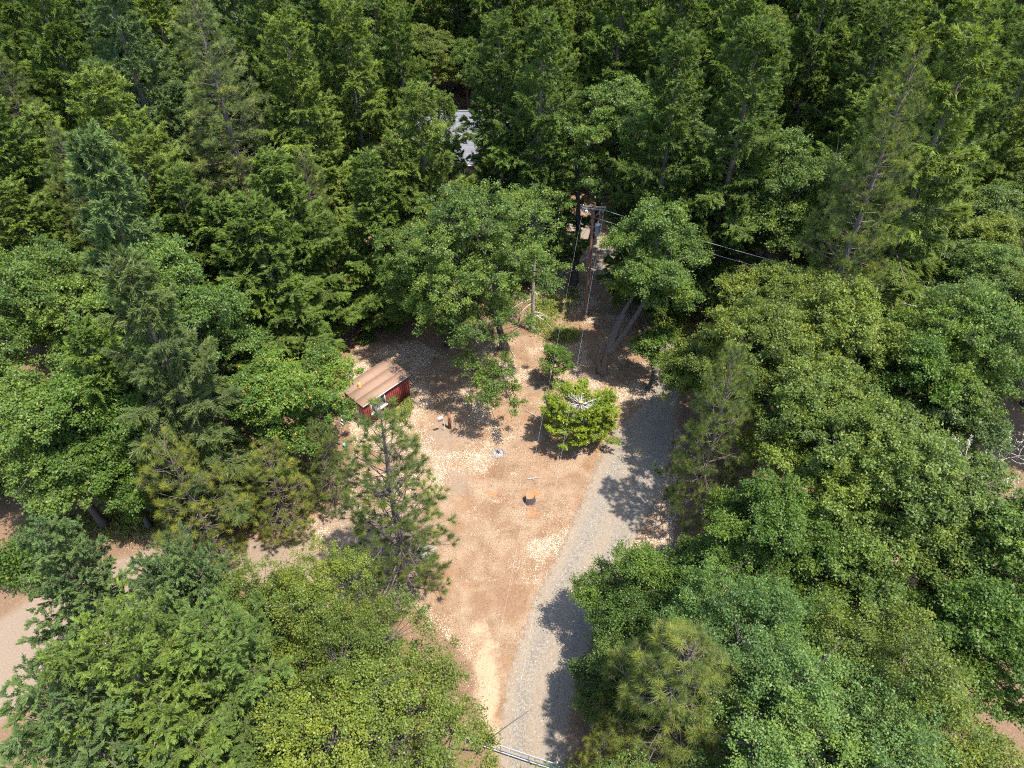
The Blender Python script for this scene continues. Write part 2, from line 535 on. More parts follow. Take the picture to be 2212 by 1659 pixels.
def make_pine(name, h, r, tufts, per=46, base=0.18, whorl=0.75, nl=(0.26, 0.020), spread=0.9, power=0.62, bend=0.0):
    wood, leaf = MB(), MB()
    zt = np.linspace(0, h, 9)
    wob = np.cumsum(rng.normal(0, 0.05, (9, 2)), 0)
    wob -= wob[0]
    wob[:, 0] += bend * (zt / h) ** 1.5
    r0 = 0.012 * h + 0.05
    wood.tube(np.column_stack([wob, zt]), r0 * (1 - zt / h) ** 0.85 + 0.015, 8)
    nw = int(h * (1 - base) / whorl)
    C, D, T = [], [], []
    tot = []
    for k in range(nw):
        u = (k + rnd(-0.25, 0.25)) / nw
        u = min(max(u, 0.0), 0.98)
        zk = (base + (1 - base) * u) * h
        nb = rng.integers(4, 7)
        a0 = rnd(0, 6.28)
        for b in range(nb):
            az = a0 + b * 6.28 / nb + rnd(-0.35, 0.35)
            Lb = r * min(1, 0.55 + 1.9 * u) * (1 - u) ** power * rnd(0.55, 1.15) + 0.25
            inc = math.radians(-8 + 50 * u + rnd(-10, 10))
            a = np.array([np.interp(zk, zt, wob[:, 0]), np.interp(zk, zt, wob[:, 1]), zk + rnd(-0.1, 0.1)])
            e = np.array([math.cos(az) * math.cos(inc), math.sin(az) * math.cos(inc), math.sin(inc)]) * Lb
            mid = a + e * 0.55 + np.array([0, 0, -0.06 * Lb])
            end = a + e + np.array([0, 0, 0.16 * Lb])
            t = np.linspace(0, 1, 5)[:, None]
            pts = a * (1 - t) ** 2 + 2 * mid * t * (1 - t) + end * t * t
            wood.tube(pts, np.array([1, 0.8, 0.6, 0.4, 0.2]) * (0.012 + 0.012 * Lb), 4, False)
            tot.append((pts, Lb, math.cos(az), math.sin(az)))
    W = np.array([x[1] ** 1.2 for x in tot])
    cnt = np.maximum(1, np.round(W / W.sum() * tufts)).astype(int)
    for (pts, Lb, ca, sa), c in zip(tot, cnt):
        bt = rng.normal(0, 0.1)
        for q in range(c):
            t = 1.0 if q == 0 else rnd(0.30, 1.0)
            p = np.array([np.interp(t, np.linspace(0, 1, 5), pts[:, m]) for m in range(3)])
            if q == 0:
                d = unit(pts[-1] - pts[-2])
                tip = p
            else:
                sd = rng.choice([-1, 1])
                d = unit(np.array([-sa * sd * 0.8 + ca * 0.55, ca * sd * 0.8 + sa * 0.55, rnd(-0.15, 0.75)]) + rng.normal(0, 0.25, 3))
                ln = rnd(0.15, 0.5) * Lb * (1.15 - t) + rnd(0.1, 0.3)
                tip = p + d * ln
                wood.tube([p, tip], [0.014, 0.006], 3, False)
            C.append(tip)
            D.append(unit(d + np.array([0, 0, 0.35])))
            T.append(0.55 + bt + rng.normal(0, 0.16))
    C, D, T = np.array(C), np.array(D), np.array(T)
    m = len(C)
    i = np.repeat(np.arange(m), per)
    n = len(i)
    L = nl[0] * rnd(0.7, 1.2, n)
    back = rnd(0, 0.22, n)
    dr = unit(D[i] * rnd(0.15, 1.2, n)[:, None] + sph(n) * spread)
    leaf.needles(C[i] - D[i] * back[:, None], dr, sph(n), L, np.full(n, nl[1]), np.clip(T[i] + rng.normal(0, 0.12, n), 0, 0.95))
    return wood.mesh(name + "_trunk", M['bark'], True), leaf.mesh(name + "_crown", M['pine_needles'])


def make_bare(name, h, r, seed=0, lichen=2600, lean=(0, 0)):
    """leafless tree hung with grey-green lichen"""
    wood, leaf = MB(), MB()
    tips = []

    def grow(p, d, L, rad, lev):
        e = p + d * L + rng.normal(0, 0.05 * L, 3)
        mid = (p + e) / 2 + rng.normal(0, 0.05 * L, 3)
        wood.tube([p, mid, e], [rad, rad * 0.82, rad * 0.6], 5 if lev < 2 else 3, False)
        tips.append((mid, e, lev))
        if lev >= 5 or L < 0.25: return
        for q in range(rng.integers(2, 4) + (1 if lev == 0 else 0)):
            nd = unit(d * 0.75 + rng.normal(0, 0.62, 3) + np.array([0, 0, 0.05]))
            grow(p + (e - p) * rnd(0.55, 1.0), nd, L * rnd(0.58, 0.82), rad * rnd(0.45, 0.62), lev + 1)
    grow(np.zeros(3), unit(np.array([lean[0], lean[1], 1.0])), h * 0.34, 0.016 * h + 0.05, 0)
    seg = [(a, b) for a, b, l in tips if l >= 2]
    A = np.array([s[0] for s in seg])
    B = np.array([s[1] for s in seg])
    i = rng.integers(0, len(A), lichen)
    t = rnd(-0.2, 1, lichen)[:, None]
    pos = A[i] * (1 - t) + B[i] * t + rng.normal(0, 0.04, (lichen, 3))
    leaf.leaves(pos, unit(rng.normal(size=(lichen, 3)) + np.array([0, 0, -0.6])), sph(lichen), rnd(0.06, 0.2, lichen), rnd(0.03, 0.06, lichen), 0.2, rnd(0.1, 0.9, lichen))
    return wood.mesh(name + "_trunk", M['dead_wood'], True), leaf.mesh(name + "_crown", M['lichen'])


def make_shrub(name, h, r, n, leaf_size=(0.11, 0.075), mat='oak_leaves'):
    wood, leaf = MB(), MB()
    m = 46
    d = sph(m)
    d[:, 2] = np.abs(d[:, 2])
    c = d * np.array([r, r, h * 0.75]) * rnd(0.45, 1.0, m)[:, None] + np.array([0, 0, h * 0.22])
    for q in range(m):
        wood.tube(curve_pts(np.array([rnd(-.1, .1), rnd(-.1, .1), 0]), c[q], rng.normal(0, 0.06, 3), 4), [0.022, 0.016, 0.01, 0.005], 3, False)
    i = rng.integers(0, m, n)
    pos = c[i] + rng.normal(0, 0.2 * r, (n, 3)) * np.array([1, 1, 0.6])
    pos[:, 2] = np.maximum(pos[:, 2], 0.03)
    ct = np.clip(rng.normal(0.46, 0.14, m), 0, 1)
    L = leaf_size[0] * rnd(0.6, 1.3, n)
    tint = np.clip(ct[i] + rng.normal(0, 0.15, n), 0, 0.96)
    tint[rng.random(n) < 0.03] = 0.999
    leaf.leaves(pos, unit(rng.normal(size=(n, 3)) + d[i] * 0.5), unit(np.array([0, 0, 0.9]) + rng.normal(0, 0.5, (n, 3))), L, L * leaf_size[1] / leaf_size[0], 0.18, tint, 0.52)
    return wood.mesh(name + "_stem", M['oak_bark'], True), leaf.mesh(name + "_crown", M[mat])


def make_cut_cedar(name, h, r, n):
    """incense cedar with its top sawn off: bare inner branches, bright sprays outside"""
    wood, dead, leaf = MB(), [], MB()
    zt = np.linspace(0, h, 6)
    wood.tube(np.column_stack([0.03 * np.sin(zt * 2), 0.03 * np.cos(zt * 2), zt]), 0.26 * (1 - 0.42 * zt / h) + 0.10 * np.exp(-zt * 3), 12)
    nb = 84
    u = np.sort(rnd(0, 1, nb))
    z = h * (0.42 + 0.54 * u)
    az = np.arange(nb) * 2.39996 + rnd(-0.4, 0.4, nb)
    Lb = r * (1.0 - 0.30 * u) * rnd(0.72, 1.12, nb)
    inc = np.radians(-6 + 22 * u + rng.normal(0, 6, nb))
    Lb = Lb * (1 - 0.26 * np.sin(az) ** 2)
    ca, sa = np.cos(az), np.sin(az)

    def bp(i, t):
        hz = Lb[i] * t * np.cos(inc[i])
        vz = Lb[i] * (np.sin(inc[i]) * t - 0.16 * t * t + 0.24 * t ** 4)
        return np.column_stack([ca[i] * hz, sa[i] * hz, z[i] + vz])
    for i in range(nb):
        dead.append(MB())
        dead[-1].tube(bp(np.full(5, i), np.array([0.02, 0.25, 0.5, 0.75, 0.97])), np.array([1, .8, .6, .4, .15]) * 0.03, 5, False)
        for q in range(7):
            t = rnd(0.15, 0.7)
            p = bp(np.array([i]), np.array([t]))[0]
            sd = rng.choice([-1, 1])
            d = unit(np.array([ca[i] * 0.6 - sa[i] * sd, sa[i] * 0.6 + ca[i] * sd, rnd(-0.3, 0.3)]))
            dead[-1].tube([p, p + d * rnd(0.25, 0.7)], [0.012, 0.004], 3, False)
    i = rng.integers(0, nb, n)
    t = 0.44 + 0.58 * rng.beta(1.6, 1.1, n)
    k = np.floor(t * 16)
    side = np.where((k + rng.integers(0, 2, n)) % 2 == 0, 1.0, -1.0)
    tw = 0.36 + 0.7 * (1.05 - t)
    s = rng.beta(1.4, 1.1, n)
    p0, p1 = bp(i, t), bp(i, t + 0.05)
    bd = unit(p1 - p0)
    perp = np.column_stack([-sa[i], ca[i], np.zeros(n)]) * side[:, None]
    td = unit(bd * 0.7 + perp * 0.7 + np.array([0, 0, 0.1]) + 0.4 * np.sin(np.column_stack([i * 3.1 + k * 5, i * 1.7 + k * 3, i * 2.3 + k * 7])))
    pos = p0 + td * (tw * s)[:, None] + rng.normal(0, 0.035, (n, 3))
    L = 0.115 * rnd(0.6, 1.3, n)
    bt = np.clip(rng.normal(0.5, 0.13, nb), 0, 1)
    tint = np.clip(bt[i] + 0.12 * s + rng.normal(0, 0.13, n), 0, 0.95)
    leaf.needles(pos, unit(td + rng.normal(0, 0.5, (n, 3))), unit(np.array([0, 0, 1]) + rng.normal(0, 0.5, (n, 3))), L, L * 0.6, tint)
    cut = MB()
    cut.lathe([(0.0, h + 0.012), (0.145, h + 0.012), (0.155, h - 0.01)], sides=14)
    return wood, dead, leaf, cut

# ------------------------------------------------------------------ the ground
CLEAR = [(1085, 1700), (1020, 1500), (1030, 1440), (985, 1400), (900, 1310), (760, 1330), (700, 1290), (590, 1250), (575, 1210), (660, 1120), (735, 1085), (765, 960), (742, 880),
         (730, 840), (770, 745), (900, 735), (1000, 790), (1060, 740), (1150, 720), (1140, 660), (1150, 560), (1215, 505), (1240, 470), (1255, 440), (1310, 440), (1345, 530),
         (1385, 610), (1380, 720), (1440, 790), (1465, 850), (1475, 960), (1465, 1080), (1450, 1190), (1420, 1200), (1345, 1185), (1250, 1250), (1225, 1330), (1240, 1450), (1250, 1700)]
CLEAR_W = [tuple(P(*q)[:2]) for q in CLEAR]
TRACK_W = [tuple(P(*q)[:2]) for q in [(900, 1310), (760, 1340), (590, 1290), (420, 1260), (300, 1330), (120, 1460), (0, 1560), (-200, 1750), (-260, 1600), (0, 1330), (160, 1230), (300, 1190), (430, 1150), (600, 1170), (740, 1080), (900, 1150)]]
LEFT_EDGE = [(1040, 1950), (1068, 1740), (1076, 1640), (1080, 1560), (1100, 1440), (1156, 1290), (1213, 1180), (1252, 1100), (1290, 1000), (1318, 930), (1385, 885), (1412, 830), (1412, 750), (1385, 690), (1325, 635), (1270, 590), (1222, 545), (1185, 505), (1165, 470)]
RIGHT_EDGE = [(1290, 1950), (1255, 1740), (1232, 1640), (1222, 1560), (1255, 1440), (1330, 1290), (1365, 1180), (1412, 1100), (1452, 1000), (1458, 930), (1456, 885), (1478, 830), (1490, 750), (1472, 690), (1440, 635), (1395, 590), (1350, 550), (1300, 510), (1245, 470)]


def gz(x, y):
    x, y = np.asarray(x, float), np.asarray(y, float)
    return 0.22 * (fbm(x, y, 9.0, 3, 3) - 0.5) + 0.5 * (fbm(x, y, 45.0, 8, 2) - 0.5) * np.clip((np.hypot(x, y - 38) - 25) / 20, 0, 1)


def G(dx, dy):
    p = P(dx, dy)
    p[2] = float(gz(p[0], p[1]))
    return p


def blob(x, y, c, rx, ry, n=0.35, seed=0):
    d = np.hypot((x - c[0]) / rx, (y - c[1]) / ry)
    d = d + n * (fbm(x, y, max(0.6, rx * 0.8), seed, 3) - 0.5) * 2
    return np.clip(1.25 - d, 0, 1) ** 1.0


core_x = np.arange(-34, 26.01, 0.25)
core_y = np.arange(10, 72.01, 0.25)
far = np.array([4, 9, 16, 26, 40, 60, 90, 150, 260, 500, 1100.0])
gx = np.concatenate([core_x[0] - far[::-1], core_x, core_x[-1] + far])
gy = np.concatenate([core_y[0] - far[::-1], core_y, core_y[-1] + far])
X, Y = np.meshgrid(gx, gy)
nx, ny = len(gx), len(gy)
gv = np.column_stack([X.ravel(), Y.ravel(), gz(X.ravel(), Y.ravel())])
ii = (np.arange(ny - 1)[:, None] * nx + np.arange(nx - 1)[None]).ravel()
gf = np.column_stack([ii, ii + 1, ii + nx + 1, ii + nx])


def blur(a, k):
    for _ in range(k):
        a = (np.roll(a, 1, 0) + np.roll(a, -1, 0) + 2 * a) / 4
        a = (np.roll(a, 1, 1) + np.roll(a, -1, 1) + 2 * a) / 4
    return a


open_a = in_poly(X, Y, CLEAR_W) | in_poly(X, Y, TRACK_W)
duff = 1 - blur(open_a.astype(float), 14)
track = blur(in_poly(X, Y, TRACK_W).astype(float), 10)
for q, rx, ry in [((960, 950), 1.6, 2.2), ((985, 1040), 1.2, 2.0), ((1215, 760), 1.3, 2.6), ((1165, 840), 1.5, 0.9), ((810, 780), 2.0, 1.0)]:
    track = np.maximum(track, 0.55 * blob(X, Y, P(*q), rx * 1.3, ry * 1.3, 0.7, 21))
orange = np.zeros_like(X)
for q, rx, ry, k in [((1150, 1066), 0.75, 0.5, 1.0), ((1062, 1066), 0.95, 0.35, 0.75), ((1150, 1110), 0.8, 0.6, 0.6), ((1040, 1078), 0.7, 0.35, 0.35), ((1210, 1040), 0.7, 0.6, 0.35)]:
    orange = np.maximum(orange, k * blob(X, Y, P(*q), rx, ry, 0.45, 5))
soil = np.zeros_like(X)
for q, rx, ry, k in [((1110, 1290), 1.7, 1.6, 1.0), ((1040, 1300), 1.4, 1.2, 0.75), ((1150, 1230), 0.7, 2.0, 0.7), ((1040, 1110), 1.6, 1.1, 0.5), ((1235, 1030), 1.3, 0.9, 0.6), ((1120, 1190), 1.4, 1.2, 0.4), ((1050, 940), 1.0, 0.7, 0.7), ((960, 1300), 1.2, 0.8, 0.4), ((1260, 700), 2.0, 2.6, 0.8), ((1190, 900), 1.2, 0.8, 0.4)]:
    soil = np.maximum(soil, k * blob(X, Y, P(*q), rx, ry, 0.5, 9))
straw = np.zeros_like(X)
for q, rx, ry, k in [((1050, 1470), 0.9, 3.2, 1.0), ((1070, 1600), 1.0, 1.6, 0.8), ((1180, 1640), 0.5, 1.6, 0.5), ((1030, 1360), 1.2, 0.8, 0.6)]:
    straw = np.maximum(straw, k * blob(X, Y, P(*q), rx, ry, 0.4, 31))
gm = bpy.data.meshes.new("ground")
gm.from_pydata(gv.tolist(), [], gf.tolist())
for nme, arr in (("duff", duff), ("track", track), ("orange", orange), ("soil", soil), ("straw", straw)):
    at = gm.attributes.new(nme, 'FLOAT', 'POINT')
    at.data.foreach_set("value", arr.ravel().astype(np.float32))
gm.polygons.foreach_set("use_smooth", np.ones(len(gf), bool))

m, nt, N, L, b = new_mat("forest_ground")
tc = N.new("ShaderNodeTexCoord")


def noise(scale, detail=5, rough=0.6, vec=None):
    n = N.new("ShaderNodeTexNoise")
    n.inputs["Scale"].default_value = scale
    n.inputs["Detail"].default_value = detail
    n.inputs["Roughness"].default_value = rough
    L.new(vec or tc.outputs["Object"], n.inputs["Vector"])
    return n.outputs["Fac"]


def mixc(fac, a, c):
    n = N.new("ShaderNodeMix")
    n.data_type = 'RGBA'
    if isinstance(fac, float): n.inputs["Factor"].default_value = fac
    else: L.new(fac, n.inputs["Factor"])
    for s, k in ((a, "A"), (c, "B")):
        if isinstance(s, tuple): n.inputs[k].default_value = (*s, 1)
        else: L.new(s, n.inputs[k])
    return n.outputs["Result"]


def math_(op, a, c=0.5, clamp=False):
    n = N.new("ShaderNodeMath")
    n.operation = op
    n.use_clamp = clamp
    for k, s in enumerate((a, c)):
        if isinstance(s, (int, float)): n.inputs[k].default_value = s
        else: L.new(s, n.inputs[k])
    return n.outputs[0]


def attr(nme):
    n = N.new("ShaderNodeAttribute")
    n.attribute_name = nme
    return n.outputs["Fac"]


def rough_mask(nme, spread=1.1, sc=1.7):
    """zone weight broken up by noise"""
    nz = math_('SUBTRACT', noise(sc, 7, 0.7), 0.5)
    v = math_('ADD', attr(nme), math_('MULTIPLY', nz, spread))
    mr = N.new("ShaderNodeMapRange")
    mr.interpolation_type = 'SMOOTHSTEP'
    mr.inputs["From Min"].default_value = 0.22
    mr.inputs["From Max"].default_value = 0.72
    L.new(v, mr.inputs["Value"])
    return mr.outputs["Result"]


fine = noise(16, 8, 0.75)
base = ramp(N, [(0.28, (0.10, 0.062, 0.037)), (0.5, (0.222, 0.152, 0.096)), (0.74, (0.38, 0.285, 0.19))])
L.new(fine, base.inputs["Fac"])
patch = ramp(N, [(0.34, (0.70, 0.60, 0.52)), (0.62, (1.12, 1.12, 1.12))])
L.new(noise(0.55, 6, 0.65), patch.inputs["Fac"])
mu = N.new("ShaderNodeMix")
mu.data_type = 'RGBA'
mu.blend_type = 'MULTIPLY'
mu.inputs["Factor"].default_value = 1.0
L.new(base.outputs["Color"], mu.inputs["A"])
L.new(patch.outputs["Color"], mu.inputs["B"])
c = mu.outputs["Result"]
tr = ramp(N, [(0.3, (0.155, 0.112, 0.077)), (0.7, (0.235, 0.175, 0.125))])
L.new(noise(9, 8, 0.7), tr.inputs["Fac"])
red = ramp(N, [(0.50, (0, 0, 0)), (0.66, (1, 1, 1))])
L.new(noise(0.38, 7, 0.7), red.inputs["Fac"])
redc = ramp(N, [(0.3, (0.13, 0.066, 0.032)), (0.7, (0.28, 0.16, 0.085))])
L.new(noise(10, 8, 0.75), redc.inputs["Fac"])
c = mixc(math_('MULTIPLY', red.outputs["Color"], 0.75), c, redc.outputs["Color"])
c = mixc(rough_mask("track", 0.8, 1.2), c, tr.outputs["Color"])
so = ramp(N, [(0.3, (0.125, 0.070, 0.038)), (0.72, (0.24, 0.148, 0.085))])
L.new(noise(7, 8, 0.7), so.inputs["Fac"])
c = mixc(rough_mask("soil", 0.9, 1.5), c, so.outputs["Color"])
st = ramp(N, [(0.3, (0.24, 0.16, 0.095)), (0.7, (0.40, 0.29, 0.185))])
L.new(noise(22, 8, 0.75), st.inputs["Fac"])
c = mixc(rough_mask("straw", 0.8, 2.2), c, st.outputs["Color"])
du = ramp(N, [(0.3, (0.075, 0.045, 0.028)), (0.55, (0.17, 0.105, 0.062)), (0.75, (0.30, 0.20, 0.12))])
L.new(noise(12, 9, 0.8), du.inputs["Fac"])
c = mixc(rough_mask("duff", 0.8, 0.9), c, du.outputs["Color"])
orr = ramp(N, [(0.3, (0.22, 0.10, 0.04)), (0.7, (0.34, 0.17, 0.075))])
L.new(noise(14, 6, 0.7), orr.inputs["Fac"])
c = mixc(math_("MULTIPLY", rough_mask("orange", 1.3, 3.5), 0.85), c, orr.outputs["Color"])
L.new(c, b.inputs["Base Color"])
b.inputs["Roughness"].default_value = 0.95
b.inputs["Specular IOR Level"].default_value = 0.15
bp_ = N.new("ShaderNodeBump")
bp_.inputs["Strength"].default_value = 0.7
bp_.inputs["Distance"].default_value = 0.06
L.new(fine, bp_.inputs["Height"])
L.new(bp_.outputs["Normal"], b.inputs["Normal"])
gm.materials.append(m)
ground = bpy.data.objects.new("ground", gm)
COL.objects.link(ground)
tag(ground, kind='structure')

# ------------------------------------------------------------------ the gravel drive
le = np.array([P(*q)[:2] for q in LEFT_EDGE])
re_ = np.array([P(*q)[:2] for q in RIGHT_EDGE])
tt = np.linspace(0, len(le) - 1, 150)
sm = lambda a: np.convolve(np.pad(a, 4, 'edge'), np.ones(9) / 9, 'valid')
le = np.column_stack([sm(np.interp(tt, np.arange(len(le)), le[:, k])) for k in (0, 1)])
re_ = np.column_stack([sm(np.interp(tt, np.arange(len(re_)), re_[:, k])) for k in (0, 1)])
na = 17
f = np.linspace(-0.18, 1.18, na)
rp = le[:, None] * (1 - f)[None, :, None] + re_[:, None] * f[None, :, None]
edge = np.clip(np.minimum(f + 0.18, 1.18 - f) / 0.38, 0, 1)
rut = np.exp(-((f - 0.28) / 0.11) ** 2) + np.exp(-((f - 0.74) / 0.11) ** 2)
rv = np.concatenate([rp.reshape(-1, 2), (gz(rp[..., 0], rp[..., 1]) + 0.014 - 0.006 * rut[None]).reshape(-1, 1)], 1)
ii = (np.arange(len(le) - 1)[:, None] * na + np.arange(na - 1)[None]).ravel()
rf = np.column_stack([ii, ii + 1, ii + na + 1, ii + na])
rm = bpy.data.meshes.new("gravel_drive")
rm.from_pydata(rv.tolist(), [], rf.tolist())
for nme, arr in (("edge", np.broadcast_to(edge, (len(le), na))), ("rut", np.broadcast_to(rut, (len(le), na)))):
    at = rm.attributes.new(nme, 'FLOAT', 'POINT')
    at.data.foreach_set("value", np.ascontiguousarray(arr).ravel().astype(np.float32))
rm.polygons.foreach_set("use_smooth", np.ones(len(rf), bool))
m, nt, N, L, b = new_mat("gravel")
tc = N.new("ShaderNodeTexCoord")
vo = N.new("ShaderNodeTexVoronoi")
vo.inputs["Scale"].default_value = 15
L.new(tc.outputs["Object"], vo.inputs["Vector"])
sep = N.new("ShaderNodeSeparateColor")
L.new(vo.outputs["Color"], sep.inputs["Color"])
r1 = ramp(N, [(0.05, (0.075, 0.067, 0.056)), (0.5, (0.160, 0.134, 0.102)), (0.95, (0.255, 0.220, 0.175))])
L.new(sep.outputs["Red"], r1.inputs["Fac"])
r2 = ramp(N, [(0.35, (0.205, 0.165, 0.120)), (0.68, (0.155, 0.134, 0.108))])
L.new(noise(0.9, 6, 0.65), r2.inputs["Fac"])
c = mixc(0.52, r1.outputs["Color"], r2.outputs["Color"])
dirt = ramp(N, [(0.35, (0.175, 0.130, 0.088)), (0.7, (0.255, 0.196, 0.138))])
L.new(noise(6, 7, 0.7), dirt.inputs["Fac"])
inv = math_('SUBTRACT', 1.0, math_('ADD', attr("rut"), math_('MULTIPLY', attr("edge"), 0.35)))
c = mixc(math_('MULTIPLY', math_('ADD', inv, math_('SUBTRACT', noise(0.7, 5, 0.7), 0.42)), 0.85, True), c, dirt.outputs["Color"])
L.new(c, b.inputs["Base Color"])
b.inputs["Roughness"].default_value = 0.9
b.inputs["Specular IOR Level"].default_value = 0.2
bp_ = N.new("ShaderNodeBump")
bp_.inputs["Strength"].default_value = 0.6
bp_.inputs["Distance"].default_value = 0.03
L.new(vo.outputs["Distance"], bp_.inputs["Height"])
L.new(bp_.outputs["Normal"], b.inputs["Normal"])
av = math_('ADD', attr("edge"), math_('MULTIPLY', math_('SUBTRACT', noise(2.6, 9, 0.8), 0.5), 1.5))
al = math_('GREATER_THAN', av, 0.5)
tp = N.new("ShaderNodeBsdfTransparent")
ms = N.new("ShaderNodeMixShader")
L.new(al, ms.inputs["Fac"])
L.new(tp.outputs["BSDF"], ms.inputs[1])
L.new(b.outputs["BSDF"], ms.inputs[2])
L.new(ms.outputs["Shader"], N["Material Output"].inputs["Surface"])
rm.materials.append(m)
drive = bpy.data.objects.new("gravel_drive", rm)
COL.objects.link(drive)
tag(drive, "pale grey gravel drive curving up through the clearing", kind='structure')

DRIVE_POLY = [tuple(q) for q in le] + [tuple(q) for q in re_[::-1]]

# leaf litter, pebbles, ferns and dry sticks: too many to count
m, nt, N, L, b = new_mat("dry_leaf")
at = N.new("ShaderNodeAttribute")
at.attribute_name = "tint"
r = ramp(N, [(0.0, (0.06, 0.03, 0.017)), (0.3, (0.18, 0.09, 0.042)), (0.55, (0.34, 0.225, 0.13)), (0.85, (0.52, 0.40, 0.27)), (0.97, (0.66, 0.56, 0.42))])
L.new(at.outputs["Fac"], r.inputs["Fac"])
L.new(r.outputs["Color"], b.inputs["Base Color"])
b.inputs["Roughness"].default_value = 0.75
M['dry_leaf'] = m


def scatter(n, x0, x1, y0, y1):
    return rnd(x0, x1, n), rnd(y0, y1, n)


lx, ly = scatter(2700000, -26, 20, 12, 66)
ins = in_poly(lx, ly, CLEAR_W)
trk = in_poly(lx, ly, TRACK_W)
rd = in_poly(lx, ly, DRIVE_POLY)
heap = np.clip((fbm(lx, ly, 2.6, 77, 5) - 0.42) * 4.5, 0, 1) ** 1.5
bare = np.zeros_like(lx)
for q, rx, ry in [((1110, 1290), 1.7, 1.6), ((1040, 1300), 1.4, 1.2), ((960, 950), 1.6, 2.2), ((985, 1040), 1.2, 2.0), ((1215, 760), 1.3, 2.6), ((1165, 840), 1.5, 0.9), ((1070, 1560), 1.0, 5.0)]:
    bare = np.maximum(bare, blob(lx, ly, P(*q), rx, ry, 0.4, 21))
pr = np.where(ins, 0.045 + 0.42 * heap, 0.06) * np.where(rd, 0.03, 1) * np.where(trk & ~ins, 0.25, 1) * (1 - 0.85 * np.clip(bare * 1.5, 0, 1))
ok = rng.random(len(lx)) < pr
lx, ly, hp, ins = lx[ok], ly[ok], heap[ok], ins[ok]
n = len(lx)
mb = MB()
a = rnd(0, 6.28, n)
D = np.column_stack([np.cos(a), np.sin(a), rnd(-0.1, 0.35, n)])
Nn = unit(np.array([0, 0, 1.0]) + rng.normal(0, 0.35, (n, 3)))
Ln = rnd(0.03, 0.08, n)
tint = np.clip(np.where(ins, 0.50, 0.38) + 0.36 * (hp - 0.35) + rng.normal(0, 0.2, n), 0, 1)
mb.needles(np.column_stack([lx, ly, gz(lx, ly) + rnd(0.012, 0.035, n)]), D, Nn, Ln, Ln * rnd(0.55, 1.0, n), tint)
o = mb.build("leaf_litter", M['dry_leaf'])
tag(o, "scattered pale tan dry leaves over the clearing floor", kind='stuff')

M['pebble'] = simple("pebble", (0.24, 0.22, 0.185), 0.9, var=0.3, scale=3, tintvar=0.45)
px_, py_ = scatter(26000, -5, 15, 12, 66)
ok = in_poly(px_, py_, DRIVE_POLY)
px_, py_ = px_[ok], py_[ok]
mb = MB()
oct_v = np.array([(1, 0, 0), (0, 1, 0), (-1, 0, 0), (0, -1, 0), (0, 0, .6), (0, 0, -.4)], float)
oct_f = np.array([(0, 1, 4, 4), (1, 2, 4, 4), (2, 3, 4, 4), (3, 0, 4, 4)])
n = len(px_)
sz = rnd(0.012, 0.04, n) * np.where(rng.random(n) < 0.03, 1.8, 1)
ang = rnd(0, 6.28, n)
cv = oct_v[None] * sz[:, None, None]
cv = np.stack([cv[..., 0] * np.cos(ang)[:, None] - cv[..., 1] * np.sin(ang)[:, None], cv[..., 0] * np.sin(ang)[:, None] + cv[..., 1] * np.cos(ang)[:, None], cv[..., 2]], -1)
cv += np.column_stack([px_, py_, gz(px_, py_) + 0.02])[:, None]
mb.add(cv.reshape(-1, 3), (oct_f[None] + np.arange(n)[:, None, None] * 6).reshape(-1, 4), np.repeat(rng.random(n), 4))
tag(mb.build("pebbles", M['pebble']), "loose pale stones lying on the gravel drive", kind='stuff')

M['fern'] = foliage("fern", 0.5, 0.3, 0.35, 0.55, 1.5)
mb = MB()
for q, rx, ry, k in [((1185, 665), 1.9, 2.4, 2600), ((1215, 725), 1.6, 1.2, 2000), ((1165, 700), 1.2, 1.6, 900), ((878, 880), 0.5, 1.3, 900), ((862, 905), 0.5, 0.6, 420), ((1235, 640), 0.8, 1.8, 500),
                     ((1500, 630), 3, 3, 900), ((260, 1130), 4.0, 1.6, 2600), ((1340, 1480), 1.5, 3.0, 700), ((1400, 1230), 1.2, 2.0, 500)]:
    c = P(*q)
    x = c[0] + rng.normal(0, rx * 0.5, k)
    y = c[1] + rng.normal(0, ry * 0.5, k)
    a = rnd(0, 6.28, k)
    D = np.column_stack([np.cos(a), np.sin(a), rnd(0.3, 1.4, k)])
    Ln = rnd(0.16, 0.42, k)
    mb.leaves(np.column_stack([x, y, gz(x, y) + rnd(0, 0.15, k)]), D, unit(np.array([0, 0, 1]) + rng.normal(0, 0.4, (k, 3))), Ln, Ln * 0.24, 0.2, np.clip(rng.normal(0.5, 0.22, k), 0, 1))
o = mb.build("undergrowth", M['fern'])
o.color = (0.17, 0.20, 0.045, 1)
tag(o, "low yellow-green ferns and weeds in patches on the clearing floor", kind='stuff')

# ------------------------------------------------------------------ trees
V = {}
SP = (0.21, 0.085)
V['fir_a'] = (22, 5.0, *make_fir("fir_a", 22, 5.0, 150000, spray=SP, per=4))
V['fir_b'] = (18, 4.4, *make_fir("fir_b", 18, 4.4, 130000, droop=0.22, tuft=0.05, spray=SP, per=4))
V['fir_c'] = (25, 5.4, *make_fir("fir_c", 25, 5.4, 160000, whorl=0.52, power=0.58, spray=SP, per=4))
V['fir_d'] = (16, 3.2, *make_fir("fir_d", 16, 3.2, 75000, base=0.07, whorl=0.45, spray=SP))
V['fir_e'] = (22, 4.8, *make_fir("fir_e", 22, 4.8, 105000, per=4, whorl=0.65, droop=0.3, tuft=0.22, spray=(0.27, 0.075), dead=22))
V['fir_h'] = (20, 5.2, *make_fir("fir_h", 20, 5.2, 140000, per=3, whorl=0.5, power=0.5, droop=0.12, spray=SP, dead=18))
